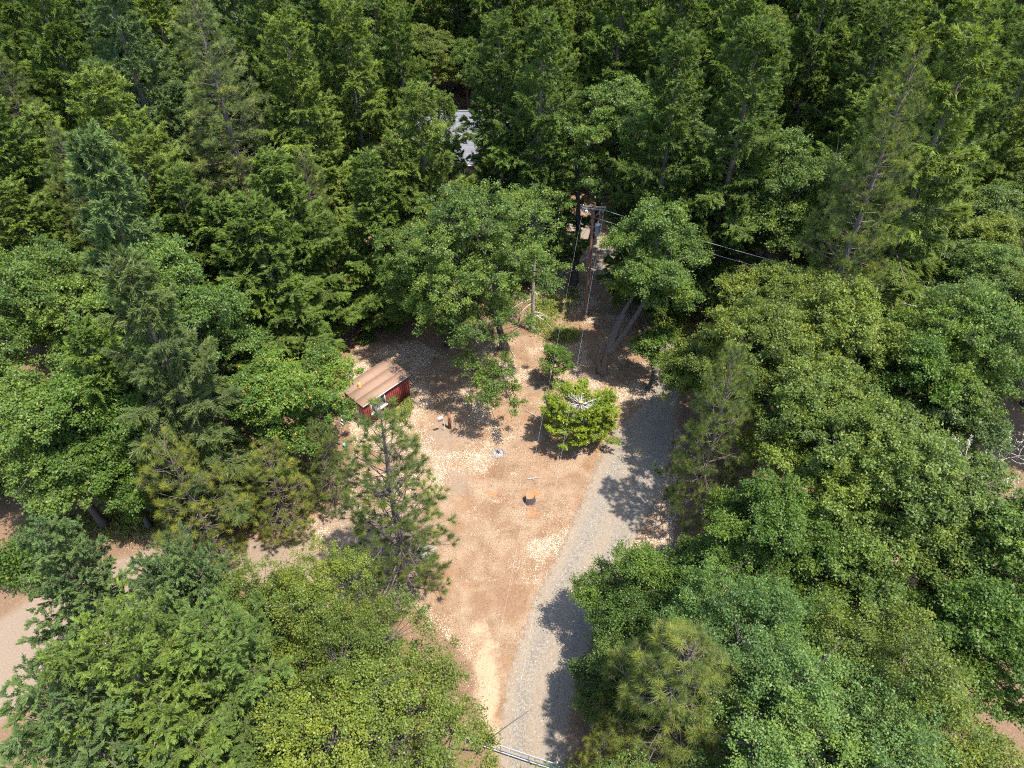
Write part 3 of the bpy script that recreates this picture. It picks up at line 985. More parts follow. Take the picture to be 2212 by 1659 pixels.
V['fir_f'] = (18, 5.4, *make_fir("fir_f", 18, 5.4, 200000, base=0.1, whorl=0.42, per=5, spray=(0.13, 0.06), power=0.46, dead=90, chaos=1.0, twcap=0.55))
V['fir_g'] = (17, 4.6, *make_fir("fir_g", 17, 4.6, 180000, base=0.1, whorl=0.45, per=5, spray=(0.13, 0.06), power=0.52, dead=90, chaos=1.0, twcap=0.55))
TL = dict(leaf_size=(0.125, 0.095), tri=True)
V['oak_a'] = (14.5, 5.2, *make_broad("oak_a", 14.5, 5.2, 88000, lobes=24, dead=5, **TL))
V['oak_b'] = (13, 4.6, *make_broad("oak_b", 13, 4.6, 78000, lobes=21, dead=5, **TL))
V['oak_c'] = (11, 4.0, *make_broad("oak_c", 11, 4.0, 60000, lobes=17, dead=4, **TL))
V['oak_d'] = (16, 4.6, *make_broad("oak_d", 16, 4.6, 80000, lobes=23, low=0.30, dead=4, **TL))
V['oak_e'] = (5.5, 2.1, *make_broad("oak_e", 5.5, 2.1, 12000, leaf_size=(0.12, 0.085), lobes=9, per_lobe=16, cl=0.34, hole=0.1))
V['oak_f'] = (14, 5.2, *make_broad("oak_f", 14, 5.2, 90000, leaf_size=(0.105, 0.07), lobes=28, per_lobe=40, cl=0.40, dead=16, hole=0.22))
V['oak_g'] = (13, 4.6, *make_broad("oak_g", 13, 4.6, 84000, leaf_size=(0.105, 0.072), lobes=24, per_lobe=44, cl=0.38, low=0.2, hole=0.14, dead=5))
V['oak_k'] = (8, 3.1, *make_broad("oak_k", 8, 3.1, 60000, leaf_size=(0.10, 0.068), lobes=18, per_lobe=40, cl=0.34, low=0.12, hole=0.12))
V['madrone'] = (12, 4.2, *make_broad("madrone", 12, 4.2, 66000, tri=True, leaf_size=(0.13, 0.085), lobes=16, mat='madrone_leaves', low=0.2))
V['pine_a'] = (16, 3.4, *make_pine("pine_a", 16, 3.4, 760, per=80, base=0.06, whorl=0.52, nl=(0.34, 0.016), bend=0.25))
V['pine_b'] = (11, 3.5, *make_pine("pine_b", 11, 3.5, 560, per=90, base=0.05, whorl=0.6, nl=(0.32, 0.015)))
V['pine_c'] = (28, 4.6, *make_pine("pine_c", 28, 4.6, 1100, per=64, base=0.3, whorl=0.7, nl=(0.42, 0.032)))
V['pine_d'] = (14, 3.5, *make_pine("pine_d", 14, 3.5, 760, per=100, base=0.10, whorl=0.55, nl=(0.32, 0.014)))
V['bare_a'] = (11, 4.0, *make_bare("bare_a", 11, 4.0))
V['bare_b'] = (12, 4.0, *make_bare("bare_b", 12, 4.0, lean=(-0.5, -0.35)))
V['shrub_a'] = (1.8, 1.3, *make_shrub("shrub_a", 1.8, 1.3, 3600))
V['shrub_b'] = (1.3, 1.1, *make_shrub("shrub_b", 1.3, 1.1, 2600))
# the two oaks beside the pole have their own trunks
oak_pole = make_broad("oak_forked", 15.5, 4.0, 70000, lobes=22, per_lobe=34, low=0.28, leaf_size=(0.125, 0.095), tri=True, off=(3.4, 0.0), dead=12, bark='oak_bark_brown',
                      trunks=[curve_pts(np.array([0, 0, 0.]), np.array([2.2, 0.5, 7.8]), np.array([-0.5, 0, 0]), 9),
                              curve_pts(np.array([-0.1, 0, 0.]), np.array([-0.25, -0.1, 3.2]), np.array([-0.35, 0, 0]), 5),
                              curve_pts(np.array([0.6, 0.1, 2.6]), np.array([3.6, 0.9, 8.5]), np.array([0.2, 0, -0.3]), 7),
                              curve_pts(np.array([0.45, 0.1, 2.4]), np.array([1.5, 0.3, 6.0]), np.array([-0.1, 0, 0]), 6)])
V['oak_forked'] = (15.5, 4.1, *oak_pole)
_b = P(1090, 752)
LIMBS = [(*(P(*q) - _b), R_) for q, R_ in (((1025, 792, 5.6), 1.3), ((1060, 815, 5.2), 1.2), ((1040, 850, 4.8), 1.1), ((1100, 850, 4.4), 1.2), ((1085, 800, 6.0), 1.2), ((1115, 878, 4.0), 0.9), ((960, 700, 6.5), 1.6), ((985, 640, 8.0), 1.5))]
V['oak_spread'] = (12.5, 5.0, *make_broad("oak_spread", 12.5, 5.0, 80000, lobes=22, low=0.3, off=(-0.2, -2.6), leaf_size=(0.12, 0.085), tri=True))
V['oak_round'] = (17.0, 6.2, *make_broad("oak_round", 17.0, 6.2, 110000, lobes=30, low=0.26, off=(-2.1, -3.4), leaf_size=(0.125, 0.09), tri=True, extra=LIMBS))
V['oak_tall'] = (19.5, 5.6, *make_broad("oak_tall", 19.5, 5.6, 66000, lobes=24, low=0.42, off=(2.9, 0.6), tri=True, leaf_size=(0.15, 0.12),
                                        trunks=[curve_pts(np.array([0, 0, 0.]), np.array([-0.3, 0.3, 11.0]), np.array([0.3, 0, 0]), 8),
                                                curve_pts(np.array([2.6, 8.0, 0.]), np.array([3.1, 3.0, 11.5]), np.array([-0.3, 0, 0]), 8)]))

CROWN_MESH = {}
placed = []          # x, y, r


def tree(var, loc, h, r, color, name, label, cat='tree', group=None, rz=None, tilt=None):
    h0, r0, tm, cm = V[var]
    o = empty(name, loc, rnd(0, 6.28) if rz is None else rz)
    sr = r / r0
    o.scale = (sr, sr, h / h0)
    if tilt is None: tilt = (rng.normal(0, 0.012), rng.normal(0, 0.012))
    o.rotation_euler[0], o.rotation_euler[1] = tilt
    tag(o, label, cat, group)
    for nme, me in (("stem" if 'shrub' in var else "trunk", tm), ("crown", cm)):
        c = bpy.data.objects.new(nme, me)
        c.parent = o
        k = rng.normal(1, 0.05)
        c.color = (color[0] * k, color[1] * k, color[2] * k, 1)
        COL.objects.link(c)
    placed.append((loc[0], loc[1], r, h))
    return o


F1, F2, F3, F4 = (0.077, 0.118, 0.024), (0.094, 0.143, 0.027), (0.116, 0.160, 0.030), (0.092, 0.140, 0.047)
O1, O2, O3, O4 = (0.088, 0.142, 0.026), (0.108, 0.146, 0.023), (0.096, 0.144, 0.042), (0.068, 0.122, 0.019)
PN, PY, CED = (0.098, 0.134, 0.034), (0.140, 0.165, 0.034), (0.15, 0.205, 0.018)
LICH = (0.40, 0.40, 0.31)


def top(dx, dy, h):
    p = P(dx, dy, h)
    return np.array([p[0], p[1], float(gz(p[0], p[1]))])


LAND = [
    # variant, base point, height, radius, colour, name, label
    ('oak_round', G(1090, 752), 17.0, 6.2, O1, 'oak_tree', "big round oak left of the utility pole, trunk in the clearing", 0.0),
    ('oak_spread', G(968, 746), 12.0, 4.6, O4, 'oak_tree', "smaller dark oak beyond the red shed, left of the big round oak", 0.0),
    ('oak_tall', G(1238, 612), 19.5, 5.6, O1, 'oak_tree', "tall oak on two dark trunks behind the utility pole", 0.0),
    ('oak_forked', G(1302, 806), 15.5, 4.1, O1, 'oak_tree', "leaning fork-trunked oak beside the drive, right of the utility pole", 0.0),
    ('oak_e', G(1190, 832), 4.0, 1.7, O4, 'oak_sapling', "thin oak sapling just beyond the topped cedar, by the wires", 2.6),
    ('oak_e', G(1398, 842), 5.6, 2.5, O4, 'oak_sapling', "bushy oak sapling at the foot of the fork-trunked oak", 4.0),
    ('pine_a', G(872, 1272), 16.2, 4.1, PN, 'pine_tree', "open young pine alone in the clearing, in front of the red shed", 0.0),
    ('pine_b', G(478, 1212), 11.6, 3.5, PY, 'pine_tree', "bushy yellow-green pine at the edge of the dirt track", 1.3),
    ('pine_b', G(628, 1150), 8.6, 3.0, PY, 'pine_tree', "short bushy pine between the track pine and the shed", 3.0),
    ('pine_b', G(727, 1092), 8.2, 2.2, PN, 'pine_tree', "slim pine closest to the shed door", 4.4),
    ('madrone', G(676, 1035), 11.4, 4.5, O4, 'madrone_tree', "madrone flecked with orange leaves, left of the red shed", 1.0),
    ('oak_b', G(480, 960), 16.5, 4.8, (0.085, 0.145, 0.03), 'oak_tree', "bright green oak behind the orange-flecked madrone", 0.0),
    ('fir_b', G(643, 822), 16.8, 5.1, F2, 'fir_tree', "layered fir standing right behind the red shed", 2.0),
    ('fir_c', top(620, 385, 15.5), 15.5, 4.6, F2, 'fir_tree', "fir just beyond the layered fir behind the shed", 0.6),
    ('fir_a', top(798, 330, 16.5), 16.5, 4.8, F2, 'fir_tree', "dark fir between the shed fir and the big round oak", 5.0),
    ('fir_e', top(846, 290, 17), 17, 5.0, F3, 'fir_tree', "drooping yellowish fir left of the grey house roof", 1.0),
    ('fir_e', top(905, 185, 20.5), 20.5, 5.0, F3, 'fir_tree', "tallest drooping fir left of the grey house roof", 2.0),
    ('fir_d', top(1178, 215, 15), 15, 3.4, F2, 'fir_tree', "short fir in front of the grey house, left of the tall oak", 3.0),
    ('fir_e', top(965, 205, 16), 16, 3.4, F2, 'fir_tree', "fir standing across the left end of the grey house's roof", 1.0),
    ('fir_d', top(1058, 258, 8.5), 8.5, 2.1, F3, 'fir_tree', "little fir in front of the grey house's roof", 1.0),
    ('fir_a', top(1086, 30, 24), 24, 5.6, F1, 'fir_tree', "dark fir standing right behind the grey house", 0.0),
    ('fir_c', top(1165, 20, 25), 25, 5.6, F1, 'fir_tree', "dark fir behind the grey house's right gable", 0.5),
    ('fir_d', top(1588, 205, 20), 20, 3.0, F3, 'fir_tree', "slender bright green fir right of the tall two-trunked oak", 2.0),
    ('oak_d', top(1720, 285, 18), 18, 5.3, O1, 'oak_tree', "tall egg-shaped oak where the power lines vanish", 1.0),
    ('fir_c', top(1640, 40, 26), 26, 6.0, F1, 'fir_tree', "tall dark fir behind the tall egg-shaped oak", 1.0),
    ('fir_a', top(1480, 70, 25), 25, 5.6, F1, 'fir_tree', "dark fir behind the tall two-trunked oak", 1.9),
    ('pine_c', top(1985, 105, 27), 27, 4.0, PN, 'pine_tree', "tall open pine among the dark firs at upper right", 2.0),
    ('fir_e', G(1915, 640), 26, 5.4, F1, 'fir_tree', "big dark fir with its bare black trunk showing below", 2.0),
    ('fir_e', top(2120, 60, 27), 27, 6.0, F3, 'fir_tree', "tall olive fir in the upper right corner", 3.3),
    ('pine_c', top(420, -20, 26), 26, 5.2, (0.115, 0.15, 0.05), 'pine_tree', "tall pale pine among the firs at upper left", 1.0),
    ('fir_a', top(612, 25, 24), 24, 5.6, F3, 'fir_tree', "bright green fir right of the tall pale pine", 0.0),
    ('fir_b', top(169, 288, 23), 23, 5.0, F4, 'fir_tree', "blue-green fir spire at far left", 0.0),
    ('fir_a', top(284, 306, 20), 20, 5.4, F3, 'fir_tree', "yellow-green fir beside the blue-green spire at left", 0.0),
    ('fir_c', top(198, 150, 24), 24, 5.8, F3, 'fir_tree', "broad yellowish fir below the upper left corner", 0.0),
    ('fir_a', top(374, 374, 18), 18, 5.0, F1, 'fir_tree', "dark fir under the tall pale pine", 0.0),
    ('fir_c', top(583, 324, 18), 18, 5.0, F2, 'fir_tree', "mid green fir left of the shed fir, second row", 0.0),
    ('fir_b', top(468, 436, 16), 16, 5.0, F2, 'fir_tree', "mid green fir above the bright green oak", 0.0),
    ('fir_e', top(262, 560, 21), 21, 4.6, (0.085, 0.115, 0.035), 'fir_tree', "ragged lichen-hung fir with a bare grey trunk at left", 0.0),
    ('fir_b', top(170, 700, 16), 16, 4.0, F2, 'fir_tree', "ragged mid-green fir at left below the lichen-hung fir", 0.0),
    ('oak_a', top(40, 540, 16), 16, 5.2, O1, 'oak_tree', "bright oak on the left edge beside the ragged firs", 0.0),
    ('oak_b', top(180, 800, 13), 13, 5.0, O4, 'oak_tree', "dark glossy oak above the left end of the dirt track", 0.0),
    ('fir_f', top(320, 1218, 15), 15, 3.6, (0.088, 0.132, 0.044), 'fir_tree', "blue-green fir in the lower left, its tip over the dirt track", 0.0),
    ('fir_g', top(420, 1200, 14), 14, 3.3, F4, 'fir_tree', "blue-green fir tip nearest the yellow-green track pine", 2.0),
    ('fir_g', top(70, 1135, 13), 13, 3.3, F4, 'fir_tree', "blue-green fir at the left edge across the dirt track", 4.0),
    ('fir_f', top(240, 1385, 16.5), 16.5, 5.2, (0.105, 0.148, 0.028), 'fir_tree', "wide green fir filling the lower left corner", 3.0),
    ('fir_f', top(470, 1335, 15), 15, 4.8, (0.095, 0.142, 0.032), 'fir_tree', "green fir between the wide corner fir and the open oak", 5.0),
    ('fir_g', top(80, 1490, 16), 16, 4.8, (0.088, 0.134, 0.040), 'fir_tree', "fir cut off by the left edge near the bottom corner", 1.0),
    ('oak_f', top(640, 1262, 13.5), 13.5, 3.8, O2, 'oak_tree', "open oak in front of the dirt track, bottom centre left", 0.0),
    ('oak_f', top(800, 1500, 12.5), 12.5, 5.0, O2, 'oak_tree', "thin-leaved oak reaching towards the pipe gate", 2.4),
    ('oak_k', G(1352, 1375), 8.0, 3.1, O4, 'oak_tree', "compact dark green oak overhanging the drive's right edge", 0.0),
    ('oak_k', G(1338, 1545), 7.0, 2.9, (0.07, 0.118, 0.026), 'oak_tree', "compact oak between the drive and the near yellow-green pine", 2.0),
    ('pine_d', G(1408, 1650), 13.2, 4.6, (0.118, 0.148, 0.034), 'pine_tree', "large yellow-green pine at bottom right of the drive", 0.6),
    ('pine_b', G(1285, 1712), 6.0, 1.9, PY, 'pine_tree', "small pine beside the right gate post", 0.0),
    ('pine_d', G(1488, 1140), 16.0, 3.1, PN, 'pine_tree', "dark shapely pine on the right edge of the clearing", 0.0),
    ('oak_a', top(1670, 665, 14.5), 14.5, 4.8, O2, 'oak_tree', "wide olive oak right of the drive, behind the shapely pine", 0.0),
    ('oak_b', top(1850, 640, 14.5), 14.5, 4.8, O2, 'oak_tree', "olive oak under the bare-trunked dark fir", 0.0),
    ('oak_a', top(1890, 890, 14), 14, 4.8, (0.105, 0.15, 0.025), 'oak_tree', "broad yellow-green oak right of the shapely pine", 2.0),
    ('oak_c', top(2000, 725, 13), 13, 3.9, O4, 'oak_tree', "rounder pure green oak near the right edge", 2.0),
    ('oak_b', top(1760, 800, 13.5), 13.5, 4.2, (0.105, 0.15, 0.028), 'oak_tree', "yellow-green oak pressed behind the shapely dark pine", 2.0),
    ('oak_c', top(1545, 705, 11), 11, 3.4, O2, 'oak_tree', "olive oak at the road bend, above the shapely dark pine", 2.0),
    ('oak_c', top(1560, 1180, 8.5), 8.5, 3.0, O4, 'oak_tree', "low dark oak just right of the drive, below the shapely pine", 2.0),
    ('oak_b', top(40, 830, 13), 13, 4.6, O1, 'oak_tree', "oak at the left edge beside the end of the dirt track", 1.0),
    ('oak_c', top(215, 940, 9), 9, 3.4, O4, 'oak_tree', "low leafy oak along the far side of the dirt track", 2.0),
    ('oak_c', top(2190, 1090, 12), 12, 4.2, O1, 'oak_tree', "oak on the right edge below the grey leafless trees", 2.0),
    ('oak_c', top(1850, 1150, 10), 10, 3.6, O1, 'oak_tree', "oak just left of the grey lichen-hung tree", 0.5),
    ('oak_c', top(2180, 1290, 11), 11, 3.8, O4, 'oak_tree', "deep green oak on the right edge beside the lichen-hung tree", 0.5),
    ('oak_c', top(2110, 830, 11), 11, 3.4, O3, 'oak_tree', "silvery oak right of the round pure green oak", 0.5),
    ('oak_g', top(1960, 1560, 12), 12, 4.0, O1, 'oak_tree', "oak cut by the bottom edge left of the yellowish corner oak", 0.5),
    ('oak_a', top(2150, 640, 15), 15, 4.8, O1, 'oak_tree', "pale oak on the right edge where the power lines reach", 0.5),
    ('oak_d', top(2035, 950, 14.5), 14.5, 4.6, (0.105, 0.155, 0.028), 'oak_tree', "sunlit yellow-green oak beside the grey leafless tree", 1.0),
    ('oak_b', top(1700, 1080, 11.5), 11.5, 3.6, O4, 'oak_tree', "deep green oak right of the drive below the shapely pine", 0.0),
    ('oak_g', top(1700, 1270, 12.5), 12.5, 4.2, (0.080, 0.142, 0.030), 'oak_tree', "fresh green oak just right of the near yellow-green pine", 1.0),
    ('oak_f', top(1770, 1470, 13), 13, 5.0, (0.085, 0.145, 0.034), 'oak_tree', "fresh green oak along the bottom edge at right", 3.0),
    ('oak_g', top(2060, 1440, 13), 13, 4.4, O2, 'oak_tree', "yellowish oak in the lower right corner", 0.0),
    ('bare_b', top(1965, 1205, 13), 13.5, 4.6, LICH, 'bare_tree', "leafless grey tree hung with lichen, lower right", 0.0),
    ('bare_a', top(2180, 900, 11), 11, 3.6, LICH, 'bare_tree', "leafless grey tree on the right edge", 0.0),
]
for var, loc, h, r, colr, name, label, rz in LAND:
    tree(var, loc, h, r, colr, name, label, name.split('_')[0] + (' tree'), None, rz)

# forest that fills in round the landmark trees
ROOF_GAP = [(1062, 200), (1108, 197), (1102, 245), (1065, 250)]
ROOF_GAP2 = [(985, 272), (1060, 262), (1075, 300), (1040, 325), (990, 330)]


TRACK_VIEW = [(120, 1235), (380, 1150), (560, 1165), (720, 1100), (760, 1180), (690, 1260), (600, 1230), (470, 1225), (330, 1185), (200, 1275), (110, 1330)]


def covers(x, y, h, r, lowfrac):
    zs = np.linspace(lowfrac, 0.97, 11) * h
    rs = np.interp(np.linspace(lowfrac, 0.97, 11), [0, 0.4, 0.75, 1.0], [1.0, 0.9, 0.5, 0.1]) * r
    pts = []
    for z, q in zip(zs, rs):
        for dx in (-1, -0.5, 0, 0.5, 1): pts.append((x + dx * q, y, z))
    dx, dy = S(np.array(pts))
    return (in_poly(dx, dy, CLEAR) | in_poly(dx, dy, TRACK_VIEW) | in_poly(dx, dy, ROOF_GAP) | in_poly(dx, dy, ROOF_GAP2)).any()


FILL_LABEL = {
    ('fir', 'a'): ("green fir in the dense stand left of the red shed", "firs left of the shed"),
    ('fir', 'b'): ("dark fir in the dense forest beyond the red shed", "firs beyond the shed"),
    ('fir', 'c'): ("dark fir in the forest around the grey-roofed house", "firs around the house"),
    ('fir', 'd'): ("dark fir in the forest right of the utility pole", "firs right of the pole"),
    ('oak', 'a'): ("leafy oak among the firs left of the red shed", "oaks left of the shed"),
    ('oak', 'b'): ("leafy oak among the firs beyond the red shed", "oaks beyond the shed"),
    ('oak', 'c'): ("leafy oak among the firs around the grey-roofed house", "oaks around the house"),
    ('oak', 'd'): ("leafy oak in the woodland right of the gravel drive", "oaks right of the drive"),
    ('pine', 'a'): ("pine mixed in among firs left of the red shed", "pines left of the shed"),
    ('pine', 'b'): ("pine mixed in among firs beyond the red shed", "pines beyond the shed"),
    ('pine', 'c'): ("pine mixed in among firs around the grey-roofed house", "pines around the house"),
    ('pine', 'd'): ("pine in the woodland right of the gravel drive", "pines right of the drive"),
}
HOUSE_W = (-15.0, 3.0, 84.0, 100.0)
spots = []
yy = 7.0
row = 0
while yy < 150:
    step = 5.0 if yy < 80 else 6.0
    lim = (0.78 * yy + 10) if yy < 105 else 0.72 * yy + 4
    xs = np.arange(-lim, lim, step) + (step / 2 if row % 2 else 0)
    for x in xs: spots.append((x + rnd(-1.6, 1.6), yy + rnd(-1.6, 1.6)))
    yy += 4.5 if yy < 80 else 6.5
    row += 1
spots.sort(key=lambda q: q[1])
n_fill = 0
for x, y in spots:
    if in_poly(x, y, CLEAR_W) or in_poly(x, y, TRACK_W): continue
    if HOUSE_W[0] < x < HOUSE_W[1] and HOUSE_W[2] < y < HOUSE_W[3]: continue
    dx, dy = S((x, y, 10.0))
    q = rng.random()
    if dx < 560 and dy > 1130: kind = 'fir' if q < 0.8 else 'oak'
    elif dx < 700 and dy > 480: kind = 'oak' if q < 0.45 else 'fir'
    elif dx > 1400 and dy > 400: kind = 'oak' if q < 0.86 else ('fir' if q < 0.94 else 'pine')
    elif dx > 1400: kind = 'fir' if q < 0.78 else ('oak' if q < 0.94 else 'pine')
    elif dy > 1130: kind = 'oak'
    else: kind = 'fir' if q < 0.82 else ('oak' if q < 0.94 else 'pine')
    if kind == 'fir':
        h, r = rnd(15, 23), rnd(4.2, 6.0)
        if y > 65: h, r = rnd(21, 29), rnd(5.0, 6.6)
        if y < 22: h, r = rnd(11, 15), rnd(4.0, 5.0)
        var = rng.choice(['fir_a', 'fir_b', 'fir_c', 'fir_e', 'fir_h', 'fir_h']) if y > 22 else rng.choice(['fir_f', 'fir_g'])
        colr = [F1, F2, F3, F3, F4][rng.integers(5)]
        if dx > 1150 and dy < 450: colr = [F1, F1, F2, F3][rng.integers(4)]
    elif kind == 'oak':
        h, r = rnd(11, 15), rnd(3.9, 5.2)
        if y < 22: h = rnd(9, 13)
        var = rng.choice(['oak_a', 'oak_b', 'oak_c', 'oak_d']) if y > 24 else rng.choice(['oak_f', 'oak_g'])
        colr = [O1, O2, O2, O3, O4][rng.integers(5)]
    else:
        h, r = rnd(15, 22), rnd(3.2, 4.0)
        var, colr = ('pine_c' if h > 18 else 'pine_a'), PN
    if any((x - a) ** 2 + (y - b_) ** 2 < ((0.56 if kind == 'fir' else 0.52) * (r + rr) if hh > 6 else 1.5) ** 2 for a, b_, rr, hh in placed): continue
    done = False
    for sc in (1.0, 0.75, 0.55, 0.38):
        if not covers(x, y, h * sc, r * max(sc, 0.55), 0.12):
            done = True
            break
    if not done: continue
    if sc < 0.6 and kind == 'fir': var = 'fir_d'
    if sc < 0.6 and kind == 'oak': var = 'oak_c'
    h, r = h * sc, r * max(sc, 0.55)
    zone = 'd' if dx > 1330 else ('c' if dx > 930 else ('b' if dy < 480 else 'a'))
    lab, grp = FILL_LABEL[(kind, zone)]
    lab = lab.replace('dark fir', 'fir').replace('green fir', 'fir').replace('leafy oak', 'oak')
    word = {F1: 'dark green', F2: 'mid green', F3: 'yellow-green', F4: 'blue-green', O1: 'fresh green', O2: 'olive green', O3: 'silvery green', O4: 'deep green', PN: 'open'}[colr]
    size = 'low ' if sc < 0.6 else ('tall ' if h > (25 if kind == 'fir' else 14) else '')
    habit = 'drooping ' if var == 'fir_e' else ''
    lab = size + habit + word + ' ' + lab
    tree(var, (x, y, float(gz(x, y))), h, r, colr, kind + '_tree', lab, kind + ' tree', grp)
    n_fill += 1
print("fill trees", n_fill, "all", len(placed))

# shrubs on the forest edge
n_sh = 0
while n_sh < 70:
    x, y = rnd(-34, 26), rnd(13, 62)
    if in_poly(x, y, CLEAR_W) or in_poly(x, y, TRACK_W): continue
    k = rnd(0.7, 1.6)
    if covers(x, y, 1.8 * k, 1.2 * k, 0.1): continue
    left = S((x, y, 0))[0] < 1150
    tree(rng.choice(['shrub_a', 'shrub_b']), (x, y, float(gz(x, y))), 1.7 * k, 1.2 * k, [O1, O2, O4][rng.integers(3)], 'forest_shrub',
         "low green shrub on the shaded forest floor " + ("left of the clearing" if left else "right of the drive"), 'shrub', 'forest floor shrubs ' + ('left' if left else 'right'))
    n_sh += 1

# ------------------------------------------------------------------ the topped cedar
w_, d_, l_, c_ = make_cut_cedar("cedar", 4.2, 3.25, 60000)
loc = G(1247, 954)
ced = empty("cedar_tree", loc)
tag(ced, "bright yellow-green cedar with its top sawn off, beside the drive", "cedar tree")
w_.build("trunk", M['bark'], ced, True)
for q in d_: q.build("bare_branch", M['dead_wood'], ced, True)
o = l_.build("crown", M['cedar_sprays'], ced)
o.color = (*CED, 1)
M['cut_wood'] = simple("cut_wood", (0.40, 0.23, 0.10), 0.8, var=0.2, scale=12)
c_.build("sawn_top", M['cut_wood'], ced)

# ------------------------------------------------------------------ dead snag
loc = G(1150, 716)
sn = empty("dead_snag", loc)
tag(sn, "branchless dead trunk with broken limbs beside the big round oak", "dead tree")
mb = MB()
zt = np.linspace(0, 8.0, 9)
mb.tube(np.column_stack([0.03 * np.sin(zt), 0.02 * np.cos(zt * 1.3), zt]), 0.19 * (1 - 0.35 * zt / 9) + 0.06 * np.exp(-zt * 2), 10)
mb.build("trunk", M['pale_bark'], sn, True)
for a, zz, ln, dz in [(3.4, 3.6, 2.2, -0.9), (3.7, 3.2, 1.7, -1.0), (0.1, 2.2, 1.6, -0.9), (-0.3, 2.0, 2.0, -1.4), (0.5, 1.6, 1.5, -0.5), (2.7, 1.3, 1.2, -1.0), (5.2, 4.4, 0.8, -0.1), (1.5, 5.6, 0.7, 0.1)]:
    mb = MB()
    p = np.array([0, 0, zz])
    e = p + np.array([math.cos(a) * ln, math.sin(a) * ln, dz])
    mb.tube(curve_pts(p, e, np.array([0, 0, 0.25]), 5), [0.05, 0.042, 0.034, 0.024, 0.008], 5)
    for k in range(4):
        f = rnd(0.4, 0.9)
        q = p * (1 - f) + e * f + (0, 0, 0.2 * (1 - f))
        mb.tube([q, q + rng.normal(0, 0.3, 3) - (0, 0, 0.15)], [0.012, 0.004], 3)
    mb.build("broken_limb", M['dead_wood'], sn, True)

# ------------------------------------------------------------------ the red shed
M['red_paint'] = simple("red_paint", (0.145, 0.018, 0.013), 0.75, var=0.28, scale=3.0, stretch=(1.2, 1.2, 0.35), bump=0.15)
M['roof_sheet'] = simple("roof_sheet", (0.215, 0.132, 0.087), 0.9, var=0.10, scale=5, bump=0.2)
M['roof_edge'] = simple("roof_edge", (0.16, 0.075, 0.05), 0.8, var=0.2)
M['white_trim'] = simple("white_trim", (0.42, 0.41, 0.39), 0.6, var=0.1, scale=4)
M['door_wood'] = simple("door_wood", (0.30, 0.255, 0.165), 0.8, var=0.2, scale=5, stretch=(3, 3, 0.4))
M['black_metal'] = simple("black_metal", (0.02, 0.02, 0.02), 0.5)
m, nt, N, L, b = new_mat("window_glass")
b.inputs["Base Color"].default_value = (0.03, 0.035, 0.035, 1)
b.inputs["Roughness"].default_value = 0.06
b.inputs["Specular IOR Level"].default_value = 0.7
M['window_glass'] = m

FL, FR, BR = G(747.5, 901.1), G(793.6, 923.9), G(887, 858)
ux = (FR - FL)[:2]
uy = (BR - FR)[:2]
wid, lenS = float(np.hypot(*ux)), float(np.hypot(*uy))
ang = math.atan2(uy[1], uy[0]) - math.pi / 2      # local +y runs along the long wall
shed_z = float(gz(FR[0], FR[1])) - 0.03
shed = empty("red_shed", (FR[0], FR[1], shed_z), ang)
tag(shed, "small dark red shed with flat brown roof and arched door", "shed")
W, LEN = 2.28, lenS
ZL, ZR = 2.86, 2.52                                # wall heights: far long side is higher
T = 0.09


def lap_wall(p0, p1, z0, z1, normal, skip=None):
    """vertical boards with recessed joints between p0 and p1"""
    p0, p1, nrm = map(lambda a: np.asarray(a, float), (p0, p1, normal))
    n = max(4, int(round(np.linalg.norm(p1 - p0) / 0.2)))
    out = MB()
    for k in range(n):
        f0, f1 = k / n + 0.006, (k + 1) / n - 0.006
        a, c = p0 * (1 - f0) + p1 * f0, p0 * (1 - f1) + p1 * f1
        za, zb = z0 * (1 - f0) + z1 * f0, z0 * (1 - f1) + z1 * f1
        d = rnd(0, 0.008)
        for lo0, hi0, lo1, hi1 in [(0, za, 0, zb)]:
            v = []
            for q in (0.0, -T):
                for pt, lo, hi in ((a, lo0, hi0), (c, lo1, hi1)):
                    v += [(*(pt + nrm[:2] * (q + d)), lo), (*(pt + nrm[:2] * (q + d)), hi)]
            out.add(v, [(0, 2, 3, 1), (4, 5, 7, 6), (1, 3, 7, 5), (0, 1, 5, 4), (2, 6, 7, 3), (0, 4, 6, 2)])
    mid = (p0 + p1) / 2
    return out


# local frame: x from -W (left) to 0 (right wall), y from 0 (front) to LEN
lap_wall((-W, 0), (0, 0), ZL, ZR, (0, -1)).build("front_wall", M['red_paint'], shed)
lap_wall((0, T + 0.004), (0, LEN - T - 0.004), ZR, ZR, (1, 0)).build("side_wall", M['red_paint'], shed)
lap_wall((-W, LEN), (0, LEN), ZL, ZR, (0, 1)).build("rear_wall", M['red_paint'], shed)
lap_wall((-W, T + 0.004), (-W, LEN - T - 0.004), ZL, ZL, (-1, 0)).build("side_wall", M['red_paint'], shed)
# roof: three long sheets that lap slightly
ov = 0.17
slope = (ZL - ZR) / W
x0r, x1r = -W - ov, ov
n = 3
for k in range(n):
    a, c = x0r + (x1r - x0r) * k / n, x0r + (x1r - x0r) * (k + 1) / n + (0.05 if k < n - 1 else 0)
    mb = MB()
    za, zc = ZR - slope * a + 0.05 + 0.003 * (n - 1 - k), ZR - slope * c + 0.05 + 0.003 * (n - 1 - k)
    y0, y1 = -ov, LEN + ov
    v = [(a, y0, za), (c, y0, zc), (c, y1, zc), (a, y1, za)]
    v += [(p[0], p[1], p[2] - 0.028) for p in v]
    mb.add(v, [(0, 1, 2, 3), (7, 6, 5, 4), (0, 4, 5, 1), (1, 5, 6, 2), (2, 6, 7, 3), (3, 7, 4, 0)])
    mb.build("roof_sheet", M['roof_sheet'], shed)
mb = MB()
zf = lambda x: ZR - slope * x
